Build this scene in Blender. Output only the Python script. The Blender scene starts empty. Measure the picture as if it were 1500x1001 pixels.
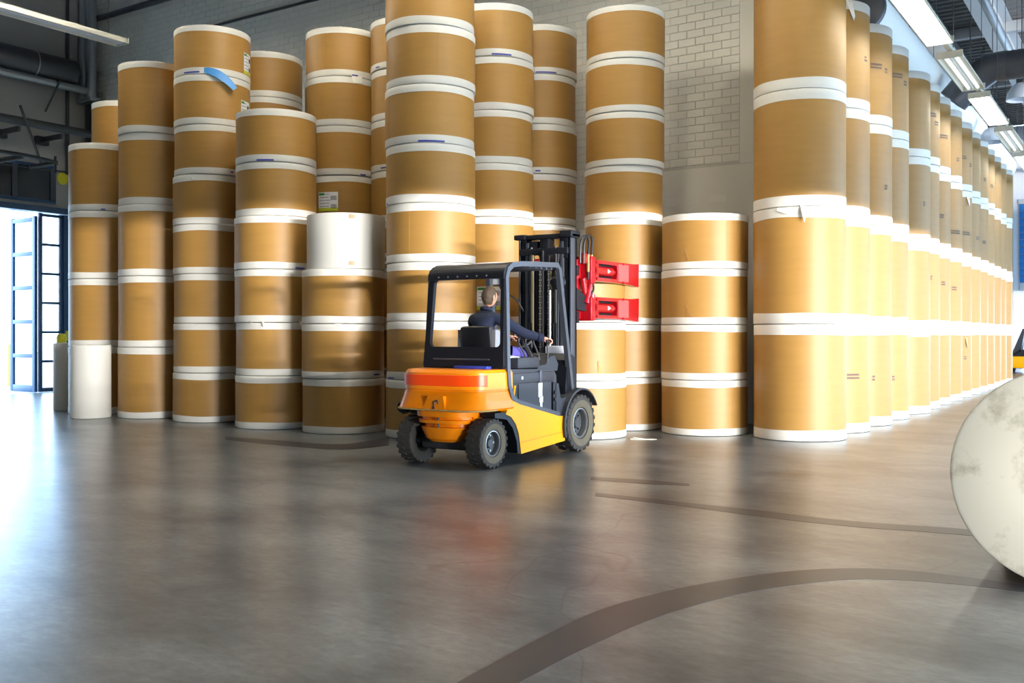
import bpy, bmesh, math, random
from mathutils import Vector, Matrix
random.seed(7)
PI = math.pi
SC = bpy.context.scene
C = SC.collection
# ------------------------------------------------------------------ camera
F, HY, H, CX, VPX = 1430.0, 491.0, 1.4, 750.0, 1690.0     # focal length in pixels, horizon row, eye height
YAW = math.atan((VPX - CX) / F)
cd = bpy.data.cameras.new('camera'); cam = bpy.data.objects.new('camera', cd); C.objects.link(cam)
cam.location = (0, 0, H); cam.rotation_euler = (PI / 2, 0, YAW)
cd.sensor_width = 36; cd.lens = F / 1500 * 36; cd.shift_y = -(500.5 - HY) / 1500
cd.clip_start = 0.05; cd.clip_end = 300
SC.camera = cam
FW = Vector((-math.sin(YAW), math.cos(YAW))); RT = Vector((math.cos(YAW), math.sin(YAW)))
# ------------------------------------------------------------------ world, daylight, exposure
SC.view_settings.view_transform = 'Standard'; SC.view_settings.look = 'None'
SC.view_settings.gamma = 1; SC.view_settings.use_curve_mapping = False
SC.view_settings.exposure = -0.22
world = bpy.data.worlds.new('sky'); SC.world = world; world.use_nodes = True
bg = world.node_tree.nodes['Background']; bg.inputs[0].default_value = (0.50, 0.73, 1.0, 1); bg.inputs[1].default_value = 14.0
SC.cycles.use_denoising = True
SC.cycles.max_bounces = 8; SC.cycles.diffuse_bounces = 4; SC.cycles.sample_clamp_indirect = 8

W = 14.9          # brick wall plane (y)
XL = -22.65       # wall with the glazed door (x)
XR = 10.0         # wall with the loading gates (x)
YF = 46.0         # far end wall (y)
YB = -14.0        # wall behind the camera (y)
ZC = 10.2          # roof deck
GATE = (-4.5, 40.0, 3.15)    # loading gates: y range and lintel height
DOOR = (9.6, 14.5, 4.4)     # door opening in the end wall

def area(name, loc, target, sx, sy, power, col=(1, 1, 1), portal=False):
    l = bpy.data.lights.new(name, 'AREA'); l.shape = 'RECTANGLE'; l.size = sx; l.size_y = sy
    l.energy = power; l.color = col
    o = bpy.data.objects.new(name, l); C.objects.link(o); o.location = loc
    o.rotation_euler = (Vector(target) - Vector(loc)).to_track_quat('-Z', 'Y').to_euler()
    if portal: l.cycles.is_portal = True
    return o
gm = (GATE[0] + GATE[1]) / 2
area('gate_daylight', (XR + 0.3, gm, GATE[2] / 2), (XR - 5, gm, GATE[2] / 2), GATE[1] - GATE[0], GATE[2], 1, portal=True)
dm = (DOOR[0] + DOOR[1]) / 2
area('door_daylight', (XL - 0.4, dm, DOOR[2] / 2), (XL + 5, dm, DOOR[2] / 2), DOOR[1] - DOOR[0], DOOR[2], 1, portal=True)
area('yard_strip_lamp', (26, 0, 3.05), (-4, 18, 3.05), 16, 0.16, 34000, (1, 0.96, 0.92))  # added strip lamp out of view, stands in for low daylight through the gates
FGATE = (-4.6, 8.0, 3.1)     # open gate in the far end wall: x range and height
FILLGAP = (15.5, 42.0, 5.0, 7.6)    # opening added high in the gate wall for blue fill: y range, z range
area('far_gate_daylight', (1.7, YF + 0.4, 1.55), (1.7, YF - 5, 1.55), 12.6, 3.1, 1, portal=True)
area('fill_gap_portal', (XR + 0.32, 28.75, 6.3), (XR - 5, 28.75, 6.3), 26.5, 2.6, 1, portal=True)  # sky portal of the added fill opening

# ------------------------------------------------------------------ pixel helpers (direction from pixel, distance from the surface it lies on)
def ground(px, py, z=0.0):
    d = F * (H - z) / (py - HY); p = FW * d + RT * ((px - CX) / F * d); return p
def onx(px, py, X):
    k = (px - CX) / F; Y = -X * (RT.x - k * FW.x) / (RT.y - k * FW.y); d = Vector((X, Y)).dot(FW)
    return Vector((X, Y, H + (HY - py) * d / F))
def ony(px, py, Y):
    k = (px - CX) / F; X = -Y * (RT.y - k * FW.y) / (RT.x - k * FW.x); d = Vector((X, Y)).dot(FW)
    return Vector((X, Y, H + (HY - py) * d / F))
def onz(px, py, z):
    p = ground(px, py, z); return Vector((p.x, p.y, z))

# ------------------------------------------------------------------ materials
MATS = {}
def mat(name, col, rough=0.6, metal=0.0, var=0.0, scale=8.0, bump=0.0, bscale=60.0, emit=None, estr=0.0, rnd=0.0, stretch=(1, 1, 1), coat=0.0, trans=0.0, spec=0.5):
    if name in MATS: return MATS[name]
    m = bpy.data.materials.new(name); m.use_nodes = True; nt = m.node_tree; N = nt.nodes; L = nt.links
    b = N['Principled BSDF']; b.inputs['Roughness'].default_value = rough; b.inputs['Metallic'].default_value = metal
    b.inputs['Base Color'].default_value = (*col, 1); b.inputs['Coat Weight'].default_value = coat
    b.inputs['Transmission Weight'].default_value = trans; b.inputs['Specular IOR Level'].default_value = spec
    if emit: b.inputs['Emission Color'].default_value = (*emit, 1); b.inputs['Emission Strength'].default_value = estr
    tc = N.new('ShaderNodeTexCoord'); mp = N.new('ShaderNodeMapping'); L.new(tc.outputs['Object'], mp.inputs[0]); mp.inputs['Scale'].default_value = stretch
    if var or rnd:
        hsv = N.new('ShaderNodeHueSaturation'); hsv.inputs['Color'].default_value = (*col, 1)
        ma = N.new('ShaderNodeMath'); ma.operation = 'MULTIPLY_ADD'; ma.inputs[1].default_value = 2 * var; ma.inputs[2].default_value = 1 - var
        nz = N.new('ShaderNodeTexNoise'); nz.inputs['Scale'].default_value = scale; nz.inputs['Detail'].default_value = 5
        L.new(mp.outputs[0], nz.inputs['Vector']); L.new(nz.outputs['Fac'], ma.inputs[0])
        if rnd:
            oi = N.new('ShaderNodeObjectInfo'); mb_ = N.new('ShaderNodeMath'); mb_.operation = 'MULTIPLY_ADD'; mb_.inputs[1].default_value = 2 * rnd; mb_.inputs[2].default_value = -rnd
            L.new(oi.outputs['Random'], mb_.inputs[0]); ad = N.new('ShaderNodeMath'); ad.operation = 'ADD'
            L.new(ma.outputs[0], ad.inputs[0]); L.new(mb_.outputs[0], ad.inputs[1]); L.new(ad.outputs[0], hsv.inputs['Value'])
        else: L.new(ma.outputs[0], hsv.inputs['Value'])
        L.new(hsv.outputs[0], b.inputs['Base Color'])
    if bump:
        nb = N.new('ShaderNodeTexNoise'); nb.inputs['Scale'].default_value = bscale; nb.inputs['Detail'].default_value = 4
        bp = N.new('ShaderNodeBump'); bp.inputs['Strength'].default_value = bump; bp.inputs['Distance'].default_value = 0.01
        L.new(mp.outputs[0], nb.inputs['Vector']); L.new(nb.outputs['Fac'], bp.inputs['Height']); L.new(bp.outputs[0], b.inputs['Normal'])
    MATS[name] = m; return m

def floor_mat():
    m = bpy.data.materials.new('polished concrete'); m.use_nodes = True; nt = m.node_tree; N = nt.nodes; L = nt.links; b = N['Principled BSDF']
    tc = N.new('ShaderNodeTexCoord'); mp = N.new('ShaderNodeMapping'); L.new(tc.outputs['Object'], mp.inputs[0]); mp.inputs['Rotation'].default_value = (0, 0, 0.5); mp.inputs['Scale'].default_value = (0.7, 1.3, 1)
    n1 = N.new('ShaderNodeTexNoise'); n1.inputs['Scale'].default_value = 1.1; n1.inputs['Detail'].default_value = 5; n1.inputs['Roughness'].default_value = 0.6
    n2 = N.new('ShaderNodeTexNoise'); n2.inputs['Scale'].default_value = 6; n2.inputs['Detail'].default_value = 5; n2.inputs['Roughness'].default_value = 0.6
    L.new(mp.outputs[0], n1.inputs['Vector']); L.new(mp.outputs[0], n2.inputs['Vector'])
    mx = N.new('ShaderNodeMath'); mx.operation = 'MULTIPLY_ADD'; mx.inputs[1].default_value = 0.30
    L.new(n2.outputs['Fac'], mx.inputs[0]); L.new(n1.outputs['Fac'], mx.inputs[2])
    cr = N.new('ShaderNodeValToRGB'); cr.color_ramp.elements[0].position = 0.48; cr.color_ramp.elements[1].position = 0.80
    cr.color_ramp.elements[0].color = (0.048, 0.056, 0.068, 1); cr.color_ramp.elements[1].color = (0.172, 0.186, 0.188, 1)
    L.new(mx.outputs[0], cr.inputs[0])
    # thin dark scratches and hairline cracks
    vo = N.new('ShaderNodeTexVoronoi'); vo.feature = 'DISTANCE_TO_EDGE'; vo.inputs['Scale'].default_value = 0.24
    wn = N.new('ShaderNodeTexNoise'); wn.inputs['Scale'].default_value = 0.7; wn.inputs['Detail'].default_value = 2
    va = N.new('ShaderNodeVectorMath'); va.operation = 'MULTIPLY_ADD'; va.inputs[1].default_value = (2.2, 2.2, 0)
    L.new(wn.outputs['Color'], va.inputs[0]); L.new(tc.outputs['Object'], wn.inputs['Vector']); L.new(tc.outputs['Object'], va.inputs[2]); L.new(va.outputs[0], vo.inputs['Vector'])
    lt = N.new('ShaderNodeMapRange'); lt.inputs['From Min'].default_value = 0.0; lt.inputs['From Max'].default_value = 0.0035; lt.inputs['To Min'].default_value = 0.62; lt.inputs['To Max'].default_value = 1.0
    L.new(vo.outputs['Distance'], lt.inputs['Value'])
    mm = N.new('ShaderNodeMix'); mm.data_type = 'RGBA'; mm.blend_type = 'MULTIPLY'; mm.inputs[0].default_value = 1
    L.new(cr.outputs[0], mm.inputs[6]); L.new(lt.outputs[0], mm.inputs[7]); n3 = N.new('ShaderNodeTexNoise'); n3.inputs['Scale'].default_value = 16; n3.inputs['Detail'].default_value = 8; n3.inputs['Roughness'].default_value = 0.75; L.new(mp.outputs[0], n3.inputs['Vector'])
    g3 = N.new('ShaderNodeMapRange'); g3.inputs['From Min'].default_value = 0.3; g3.inputs['From Max'].default_value = 0.7; g3.inputs['To Min'].default_value = 0.62; g3.inputs['To Max'].default_value = 1.38; L.new(n3.outputs['Fac'], g3.inputs['Value'])
    m3 = N.new('ShaderNodeMix'); m3.data_type = 'RGBA'; m3.blend_type = 'MULTIPLY'; m3.inputs[0].default_value = 1; L.new(mm.outputs[2], m3.inputs[6]); L.new(g3.outputs[0], m3.inputs[7])
    L.new(m3.outputs[2], b.inputs['Base Color'])
    b.inputs['Roughness'].default_value = 0.28
    b.inputs['Specular IOR Level'].default_value = 0.6
    return m

KRAFT = mat('kraft wrap', (0.375, 0.200, 0.046), 0.50, var=0.10, scale=2.5, stretch=(1, 1, 6), bump=0.05, bscale=14, rnd=0.06)
BAND = mat('white end band', (0.74, 0.72, 0.65), 0.55, var=0.04, scale=6, rnd=0.03, bump=0.08, bscale=9)
WHITEROLL = mat('bare white paper', (0.60, 0.59, 0.54), 0.6, var=0.03, scale=3)
TAPE = mat('blue tape', (0.03, 0.05, 0.36), 0.4)
TAPEL = mat('light blue tape', (0.10, 0.36, 0.80), 0.35)
BTAPE = mat('brown tape', (0.36, 0.19, 0.05), 0.4)
INK = mat('grey ink', (0.16, 0.11, 0.09), 0.7)
INKD = mat('label ink', (0.06, 0.06, 0.08), 0.7)
PAPER = mat('torn paper', (0.85, 0.83, 0.76), 0.7)
TEAR = mat('torn kraft', (0.62, 0.36, 0.12), 0.6)
LABEL = mat('label paper', (0.80, 0.82, 0.84), 0.5)
GREEN = mat('label green', (0.05, 0.35, 0.05), 0.5)
YGREEN = mat('label yellow', (0.55, 0.60, 0.03), 0.5)
CORE = mat('cardboard core', (0.30, 0.18, 0.08), 0.8, var=0.1)
BRICK = mat('painted brick', (0.82, 0.79, 0.70), 0.55, var=0.05, scale=5, rnd=0.035, bump=0.15, bscale=25)
MORTAR = mat('painted mortar', (0.62, 0.59, 0.51), 0.7, var=0.08, scale=8)
PLASTER = mat('painted plaster', (0.80, 0.77, 0.67), 0.6, var=0.06, scale=1.5, bump=0.05, bscale=12)
GREYWALL = mat('grey wall paint', (0.34, 0.33, 0.31), 0.75, var=0.08, scale=1.2)
DECK = mat('roof deck', (0.15, 0.15, 0.15), 0.6, var=0.05)
STEEL = mat('painted steel', (0.52, 0.54, 0.56), 0.5, 0.1)
DSTEEL = mat('dark steel', (0.05, 0.052, 0.055), 0.5, 0.2, var=0.1)
GALV = mat('galvanised sheet', (0.42, 0.44, 0.46), 0.35, 0.8, var=0.1, scale=10)
DUCTD = mat('dark duct', (0.10, 0.10, 0.11), 0.38, 0.6, var=0.1)
FABRIC = mat('white duct fabric', (0.85, 0.88, 0.86), 0.6)
BLUEFR = mat('blue door frame', (0.02, 0.055, 0.13), 0.4)
GLASS = mat('door glass', (0.9, 0.95, 1.0), 0.05, trans=1.0)
DGLASS = mat('dark glass', (0.012, 0.014, 0.02), 0.15)  # also colours the shade panels inside the mast
YEL = mat('yellow sign', (0.65, 0.60, 0.02), 0.5)
FYEL = mat('forklift yellow', (0.80, 0.36, 0.0), 0.38, var=0.04, scale=3, coat=0.1, spec=0.3)
FORA = mat('forklift orange', (0.86, 0.235, 0.001), 0.36, var=0.10, scale=4, coat=0.15, spec=0.35)
FRED = mat('light strip red', (0.90, 0.065, 0.003), 0.3, coat=0.2, spec=0.35)
WORN = mat('worn bumper edge', (0.45, 0.30, 0.10), 0.6, 0.3, var=0.35, scale=14)
BLACK = mat('black paint', (0.009, 0.010, 0.014), 0.42, spec=0.3)
CHAR = mat('charcoal plastic', (0.028, 0.031, 0.040), 0.5, var=0.06, spec=0.35)
SLATE = mat('slate steel', (0.055, 0.062, 0.078), 0.35, 0.1, spec=0.4)
RUBBER = mat('tyre rubber', (0.035, 0.033, 0.030), 0.8, var=0.15, scale=12)
RUBDUST = mat('dusty sidewall', (0.10, 0.088, 0.060), 0.85, var=0.15, scale=9)
CHROME = mat('chrome rod', (0.75, 0.76, 0.78), 0.12, 1.0)
RED = mat('clamp red', (0.33, 0.003, 0.008), 0.28, var=0.08, scale=6, coat=0.3)
REDW = mat('rubbed red', (0.55, 0.09, 0.09), 0.35, var=0.2, scale=9)
HOSE = mat('black hose', (0.012, 0.012, 0.014), 0.4)
BRASS = mat('brass fitting', (0.65, 0.48, 0.16), 0.3, 0.8)
VINYL = mat('black vinyl', (0.012, 0.012, 0.016), 0.45)
GVINYL = mat('grey vinyl', (0.22, 0.23, 0.25), 0.5)
LAMPG = mat('lamp glass', (0.8, 0.82, 0.85), 0.15)
NAVY = mat('navy sweater', (0.004, 0.009, 0.030), 0.9, var=0.15, scale=20, bump=0.2, bscale=40)
PURPLE = mat('violet work trousers', (0.085, 0.07, 0.32), 0.8, var=0.1, scale=15)
SKIN = mat('skin', (0.50, 0.24, 0.16), 0.5)
HAIR = mat('brown hair', (0.055, 0.034, 0.018), 0.7, var=0.35, scale=40, bump=0.5, bscale=90)
EYE = mat('eye white', (0.8, 0.8, 0.8), 0.3)
LIPS = mat('lips', (0.45, 0.15, 0.12), 0.5)
TUBEON = mat('lit tube', (1, 1, 1), 0.5, emit=(1.0, 0.97, 0.86), estr=30)
TUBEHALL = mat('lit hall tube', (1, 1, 1), 0.5, emit=(1.0, 0.93, 0.78), estr=185)
TUBEOFF = mat('unlit tube', (0.6, 0.62, 0.65), 0.3)
TUBEDIM = mat('dim tube', (0.8, 0.85, 0.9), 0.3, emit=(0.85, 0.95, 1.0), estr=1.0)
HOUSE = mat('lamp housing', (0.62, 0.60, 0.50), 0.45)
BELL = mat('enamel reflector', (0.70, 0.76, 0.85), 0.4)
MARK = mat('rubber tyre mark', (0.028, 0.031, 0.040), 0.34, var=0.3, scale=3)
BLUEP = mat('blue shutter', (0.03, 0.22, 0.62), 0.4)
PALE = mat('pale panel', (0.75, 0.78, 0.85), 0.5)
ASPH = mat('yard paving', (0.62, 0.62, 0.60), 0.8, var=0.1)
FLOORM = floor_mat()
def disc_mat():
    m = mat('stained roll end', (0.80, 0.75, 0.60), 0.6, var=0.05, scale=2)
    nt = m.node_tree; N = nt.nodes; L = nt.links; b = N['Principled BSDF']; src = b.inputs['Base Color'].links[0].from_socket
    tc = N.new('ShaderNodeTexCoord'); nz = N.new('ShaderNodeTexNoise'); nz.inputs['Scale'].default_value = 3.2; nz.inputs['Detail'].default_value = 8; nz.inputs['Roughness'].default_value = 0.7
    mp = N.new('ShaderNodeMapping'); mp.inputs['Location'].default_value = (3.1, 1.2, 0.4); L.new(tc.outputs['Object'], mp.inputs[0]); L.new(mp.outputs[0], nz.inputs['Vector'])
    cr = N.new('ShaderNodeValToRGB'); cr.color_ramp.elements[0].position = 0.52; cr.color_ramp.elements[1].position = 0.74
    mx = N.new('ShaderNodeMix'); mx.data_type = 'RGBA'; mx.inputs[7].default_value = (0.36, 0.32, 0.20, 1)
    L.new(nz.outputs['Fac'], cr.inputs[0]); L.new(cr.outputs[0], mx.inputs[0]); L.new(src, mx.inputs[6]); L.new(mx.outputs[2], b.inputs['Base Color'])
    return m
STAIN = disc_mat()

# ------------------------------------------------------------------ mesh helpers
def finish(bm, name, m, parent=None, smooth=35, recalc=True):
    if recalc: bmesh.ops.recalc_face_normals(bm, faces=bm.faces)
    me = bpy.data.meshes.new(name); bm.to_mesh(me); bm.free()
    for mm in (m if isinstance(m, (list, tuple)) else [m]): me.materials.append(mm)
    if smooth:
        me.shade_smooth(); me.set_sharp_from_angle(angle=math.radians(smooth))
    o = bpy.data.objects.new(name, me); C.objects.link(o); o.parent = parent
    return o
def box(bm, c, s, rot=None, bev=0.0):
    g = bmesh.ops.create_cube(bm, size=1); vs = g['verts']
    M = Matrix.Translation(c) @ (rot.to_4x4() if rot else Matrix()) @ Matrix.Diagonal((*s, 1))
    bmesh.ops.transform(bm, matrix=M, verts=vs)
    if bev:
        es = list({e for v in vs for e in v.link_edges})
        bmesh.ops.bevel(bm, geom=es, offset=bev, segments=2, profile=0.5, affect='EDGES', clamp_overlap=True)
def bx(bm, x0, x1, y0, y1, z0, z1, bev=0.0):
    box(bm, ((x0 + x1) / 2, (y0 + y1) / 2, (z0 + z1) / 2), (abs(x1 - x0), abs(y1 - y0), abs(z1 - z0)), None, bev)
def frame_axes(d):
    d = d.normalized(); up = Vector((0, 0, 1)) if abs(d.z) < 0.95 else Vector((1, 0, 0))
    a = d.cross(up).normalized(); b = a.cross(d).normalized(); return a, b
def tube(bm, pts, r, n=10, square=False, caps=True):
    pts = [Vector(p) for p in pts]; rings = []
    rs = r if isinstance(r, (list, tuple)) else [r] * len(pts)
    pa = None
    for i, p in enumerate(pts):
        d = (pts[min(i + 1, len(pts) - 1)] - pts[max(i - 1, 0)])
        a, b = frame_axes(d)
        if pa is not None:
            dn = d.normalized(); a2 = (pa - dn * pa.dot(dn))
            if a2.length > 1e-4: a = a2.normalized(); b = a.cross(dn).normalized()
        pa = a
        if square:
            hx, hz = (rs[i] if isinstance(rs[i], tuple) else (rs[i], rs[i]))
            sec = [(hx, hz), (-hx, hz), (-hx, -hz), (hx, -hz)]
            k = 1.0
            if 0 < i < len(pts) - 1:
                d1 = (pts[i] - pts[i - 1]).normalized(); d2 = (pts[i + 1] - pts[i]).normalized()
                k = 1 / max(0.5, math.cos(d1.angle(d2) / 2))
            rings.append([bm.verts.new(p + a * u + b * v * k) for u, v in sec])
        else:
            rings.append([bm.verts.new(p + (a * math.cos(2 * PI * j / n) + b * math.sin(2 * PI * j / n)) * rs[i]) for j in range(n)])
    for i in range(len(rings) - 1):
        A, B = rings[i], rings[i + 1]; k = len(A)
        for j in range(k): bm.faces.new((A[j], A[(j + 1) % k], B[(j + 1) % k], B[j]))
    if caps: bm.faces.new(rings[0][::-1]); bm.faces.new(rings[-1])
def smooth_path(pts, n=6):
    pts = [Vector(p) for p in pts]; out = []
    for i in range(len(pts) - 1):
        p0 = pts[max(i - 1, 0)]; p1 = pts[i]; p2 = pts[i + 1]; p3 = pts[min(i + 2, len(pts) - 1)]
        for k in range(n):
            t = k / n; t2 = t * t; t3 = t2 * t
            out.append(0.5 * ((2 * p1) + (p2 - p0) * t + (2 * p0 - 5 * p1 + 4 * p2 - p3) * t2 + (3 * p1 - p0 - 3 * p2 + p3) * t3))
    out.append(pts[-1]); return out
def lathe(bm, prof, n=48, axis='z', c=(0, 0, 0), a0=0.0, a1=2 * PI, wob=None):
    c = Vector(c); full = abs(a1 - a0 - 2 * PI) < 1e-6; cols = []
    for j in range(n if full else n + 1):
        a = a0 + (a1 - a0) * j / n; col = []
        for k, (r, z) in enumerate(prof):
            zz = z + (wob(a, k) if wob else 0)
            x, y = r * math.cos(a), r * math.sin(a)
            v = (x, y, zz) if axis == 'z' else ((zz, x, y) if axis == 'x' else (y, zz, x))
            col.append(bm.verts.new(c + Vector(v)))
        cols.append(col)
    for j in range(n if full else n):
        A = cols[j]; B = cols[(j + 1) % len(cols)]
        for k in range(len(prof) - 1): bm.faces.new((A[k], B[k], B[k + 1], A[k + 1]))
    return cols
def prism(bm, poly, a0, a1, axis='x'):
    """polygon of (u,v) pairs pushed along an axis: x -> (y,z), y -> (x,z), z -> (x,y)"""
    def P(u, v, t): return {'x': (t, u, v), 'y': (u, t, v), 'z': (u, v, t)}[axis]
    A = [bm.verts.new(P(u, v, a0)) for u, v in poly]; B = [bm.verts.new(P(u, v, a1)) for u, v in poly]
    n = len(poly); bm.faces.new(A); bm.faces.new(B[::-1])
    for i in range(n): bm.faces.new((A[i], A[(i + 1) % n], B[(i + 1) % n], B[i]))
def bevel_all(bm, off, seg=2, ang=30):
    es = [e for e in bm.edges if len(e.link_faces) == 2 and e.calc_face_angle(0) > math.radians(ang)]
    bmesh.ops.bevel(bm, geom=es, offset=off, segments=seg, profile=0.5, affect='EDGES', clamp_overlap=True)
def tag(o, label, cat, group=None, kind=None):
    if label: o['label'] = label
    if cat: o['category'] = cat
    if group: o['group'] = group
    if kind: o['kind'] = kind
    return o
def thing(name, label, cat, loc=(0, 0, 0), rz=0.0, group=None):
    o = bpy.data.objects.new(name, None); C.objects.link(o); o.location = loc; o.rotation_euler = (0, 0, rz); o.empty_display_size = 0.2
    return tag(o, label, cat, group)
def struct(o): o['kind'] = 'structure'; return o
def NB(): return bmesh.new()
def one(name, m, parent, fn, smooth=35):
    bm = NB(); fn(bm); return finish(bm, name, m, parent, smooth)
def arcpatch(bm, r, a0, a1, z0, z1, n=6, th=0.0015):
    """a thin curved sheet on a cylinder of radius r"""
    I, O = [], []
    for j in range(n + 1):
        a = a0 + (a1 - a0) * j / n; ca, sa = math.cos(a), math.sin(a)
        O.append([bm.verts.new(((r + th) * ca, (r + th) * sa, z)) for z in (z0, z1)])
        I.append([bm.verts.new((r * ca, r * sa, z)) for z in (z0, z1)])
    for j in range(n):
        bm.faces.new((O[j][0], O[j + 1][0], O[j + 1][1], O[j][1])); bm.faces.new((I[j][1], I[j + 1][1], I[j + 1][0], I[j][0]))
        bm.faces.new((O[j][1], O[j + 1][1], I[j + 1][1], I[j][1])); bm.faces.new((I[j][0], I[j + 1][0], O[j + 1][0], O[j][0]))
    bm.faces.new((O[0][0], O[0][1], I[0][1], I[0][0])); bm.faces.new((I[n][0], I[n][1], O[n][1], O[n][0]))

# ================================================================== THE SHELL
fl = struct(one('floor', FLOORM, None, lambda bm: bx(bm, XL, XR, YB, YF, -0.2, 0.0), 0))
struct(one('ground_outside', ASPH, None, lambda bm: bx(bm, -90, 90, -70, 110, -0.3, -0.2 - 0.001), 0))
struct(one('ground_apron_door', ASPH, None, lambda bm: bx(bm, XL - 30, XL - 0.001, 0, 30, -0.19, -0.005), 0))
# roof deck with corrugations running across the hall
def deck(bm):
    y = YB; pts = []
    while y < YF:
        for dy, z in ((0, ZC), (0.14, ZC), (0.18, ZC + 0.07), (0.32, ZC + 0.07)): pts.append((y + dy, z))
        y += 0.36
    A = [bm.verts.new((XL, p, z)) for p, z in pts]; B = [bm.verts.new((XR, p, z)) for p, z in pts]
    for i in range(len(pts) - 1): bm.faces.new((A[i], A[i + 1], B[i + 1], B[i]))
    bx(bm, XL, XR, YB, YF, ZC + 0.08, ZC + 0.3)
struct(one('ceiling', DECK, None, deck, 0))
# back wall: brick field
XE = -4.95   # where the brick wall turns the corner behind the long row
wb = struct(one('wall_back', MORTAR, None, lambda bm: bx(bm, XL - 0.3, XE, W + 0.006, W + 0.4, 0, ZC), 0))
BL, BH = 0.30, 0.13
def brick_mesh(L):
    bm = NB(); bx(bm, 0.004, L - 0.004, -0.006, 0.004, 0.004, BH - 0.004)
    es = [e for e in bm.edges if all(v.co.y < 0 for v in e.verts)]
    bmesh.ops.bevel(bm, geom=es, offset=0.003, segments=1, affect='EDGES')
    bmesh.ops.recalc_face_normals(bm, faces=bm.faces)
    me = bpy.data.meshes.new('brick'); bm.to_mesh(me); bm.free(); me.materials.append(BRICK); return me
bme, bmh = brick_mesh(BL), brick_mesh(BL / 2)
XP = ony(1084, 200, W).x       # right end of the exposed bricks
ZP = 4.12                      # plastered below this height near the corner
field = []; nb = 0
row = 0
while row * BH < ZC - BH:
    z = row * BH; x = XP - (0 if row % 2 == 0 else BL / 2); first = True
    if row % 2: spots = [(XP - BL / 2, bmh)]
    else: spots = []
    while x - BL > XL: spots.append((x - BL, bme)); x -= BL
    for x0, me in spots:
        if x0 > -6.95 and z < ZP: continue
        seen = (x0 > -6.95 and ZP <= z < 7.5) or (-9.4 < x0 < -7.8 and 5.9 < z < 7.7) or (-8.25 < x0 < -7.8 and 3.4 < z <= 5.9)
        if seen and nb < 300:
            b = bpy.data.objects.new('brick', me); C.objects.link(b); b.parent = wb; b.location = (x0, W + 0.002, z); nb += 1
        else: field.append((x0, z, me is bme))
    row += 1
def bf(bm):
    for x0, z, full in field:
        L = BL if full else BL / 2
        v = [bm.verts.new((x0 + a, W - 0.004 if q == 0 else W + 0.007, z + c)) for q in (0, 1) for a, c in ((0.005 + (0 if q else 0.003), 0.005), (L - 0.005, 0.005), (L - 0.005, BH - 0.005), (0.005, BH - 0.005))]
        bm.faces.new((v[0], v[1], v[2], v[3]))
        for i in range(4): bm.faces.new((v[i], v[(i + 1) % 4], v[4 + (i + 1) % 4], v[4 + i]))
o = one('brick_field', BRICK, wb, bf, 0); o['kind'] = 'stuff'
one('plaster_patch', PLASTER, wb, lambda bm: (bx(bm, -7.26, XE, W - 0.003, W + 0.01, 0, ZP - 0.01), bx(bm, XP, XE, W - 0.005, W + 0.01, ZP, ZC)), 0)
# a few bricks that show through the plaster just above the low stack
for x0, z in ((-6.75, 3.52), (-6.45, 3.52), (-6.0, 3.52), (-6.6, 3.39)):
    b = bpy.data.objects.new('brick', bme); C.objects.link(b); b.parent = wb; b.location = (x0, W, z); b.scale = (1, 0.8, 1)
p0 = ony(349, 30, W); one('wall_ledge', DSTEEL, wb, lambda bm: bx(bm, ony(300, 45, W).x, -9.2, W - 0.05, W - 0.002, p0.z - 0.02, p0.z + 0.03, 0.006))
struct(one('wall_inner', GREYWALL, None, lambda bm: bx(bm, XE - 0.3, XE, W + 0.4, YF, 0, ZC), 0))
# left end wall with the door opening
lw = NB()
bx(lw, XL - 0.3, XL, YB, DOOR[0], 0, ZC); bx(lw, XL - 0.3, XL, DOOR[1], W + 0.4, 0, ZC); bx(lw, XL - 0.3, XL, DOOR[0], DOOR[1], DOOR[2] + 0.0, ZC)
WL = struct(finish(lw, 'wall_left', GREYWALL, None, 0))
# right wall with the loading gates
rw = NB()
bx(rw, XR, XR + 0.3, YB, GATE[0], 0, ZC); bx(rw, XR, XR + 0.3, GATE[1], FILLGAP[1], 0, FILLGAP[2]); bx(rw, XR, XR + 0.3, GATE[0], GATE[1], GATE[2], FILLGAP[2]); bx(rw, XR, XR + 0.3, GATE[0], YF, FILLGAP[3], ZC); bx(rw, XR, XR + 0.3, GATE[0], FILLGAP[0], FILLGAP[2], FILLGAP[3]); bx(rw, XR, XR + 0.3, FILLGAP[1], YF, 0, FILLGAP[3])
struct(finish(rw, 'wall_right', GREYWALL, None, 0))
struct(one('wall_behind', GREYWALL, None, lambda bm: bx(bm, XL - 0.3, XR + 0.3, YB - 0.3, YB, 0, ZC), 0))
wf = struct(one('wall_far', PALE, None, lambda bm: (bx(bm, XE - 0.3, FGATE[0], YF, YF + 0.3, 0, ZC), bx(bm, FGATE[1], XR + 0.3, YF, YF + 0.3, 0, ZC), bx(bm, FGATE[0], FGATE[1], YF, YF + 0.3, FGATE[2], ZC)), 0))
for k in range(7): struct(one('trim_%d' % (k + 2), STEEL, None, lambda bm: bx(bm, XR + 0.1, XR + 0.2, FILLGAP[0] + k * 4.4, FILLGAP[0] + k * 4.4 + 0.1, FILLGAP[2], FILLGAP[3]), 0))  # upright bars across the added fill opening

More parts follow.
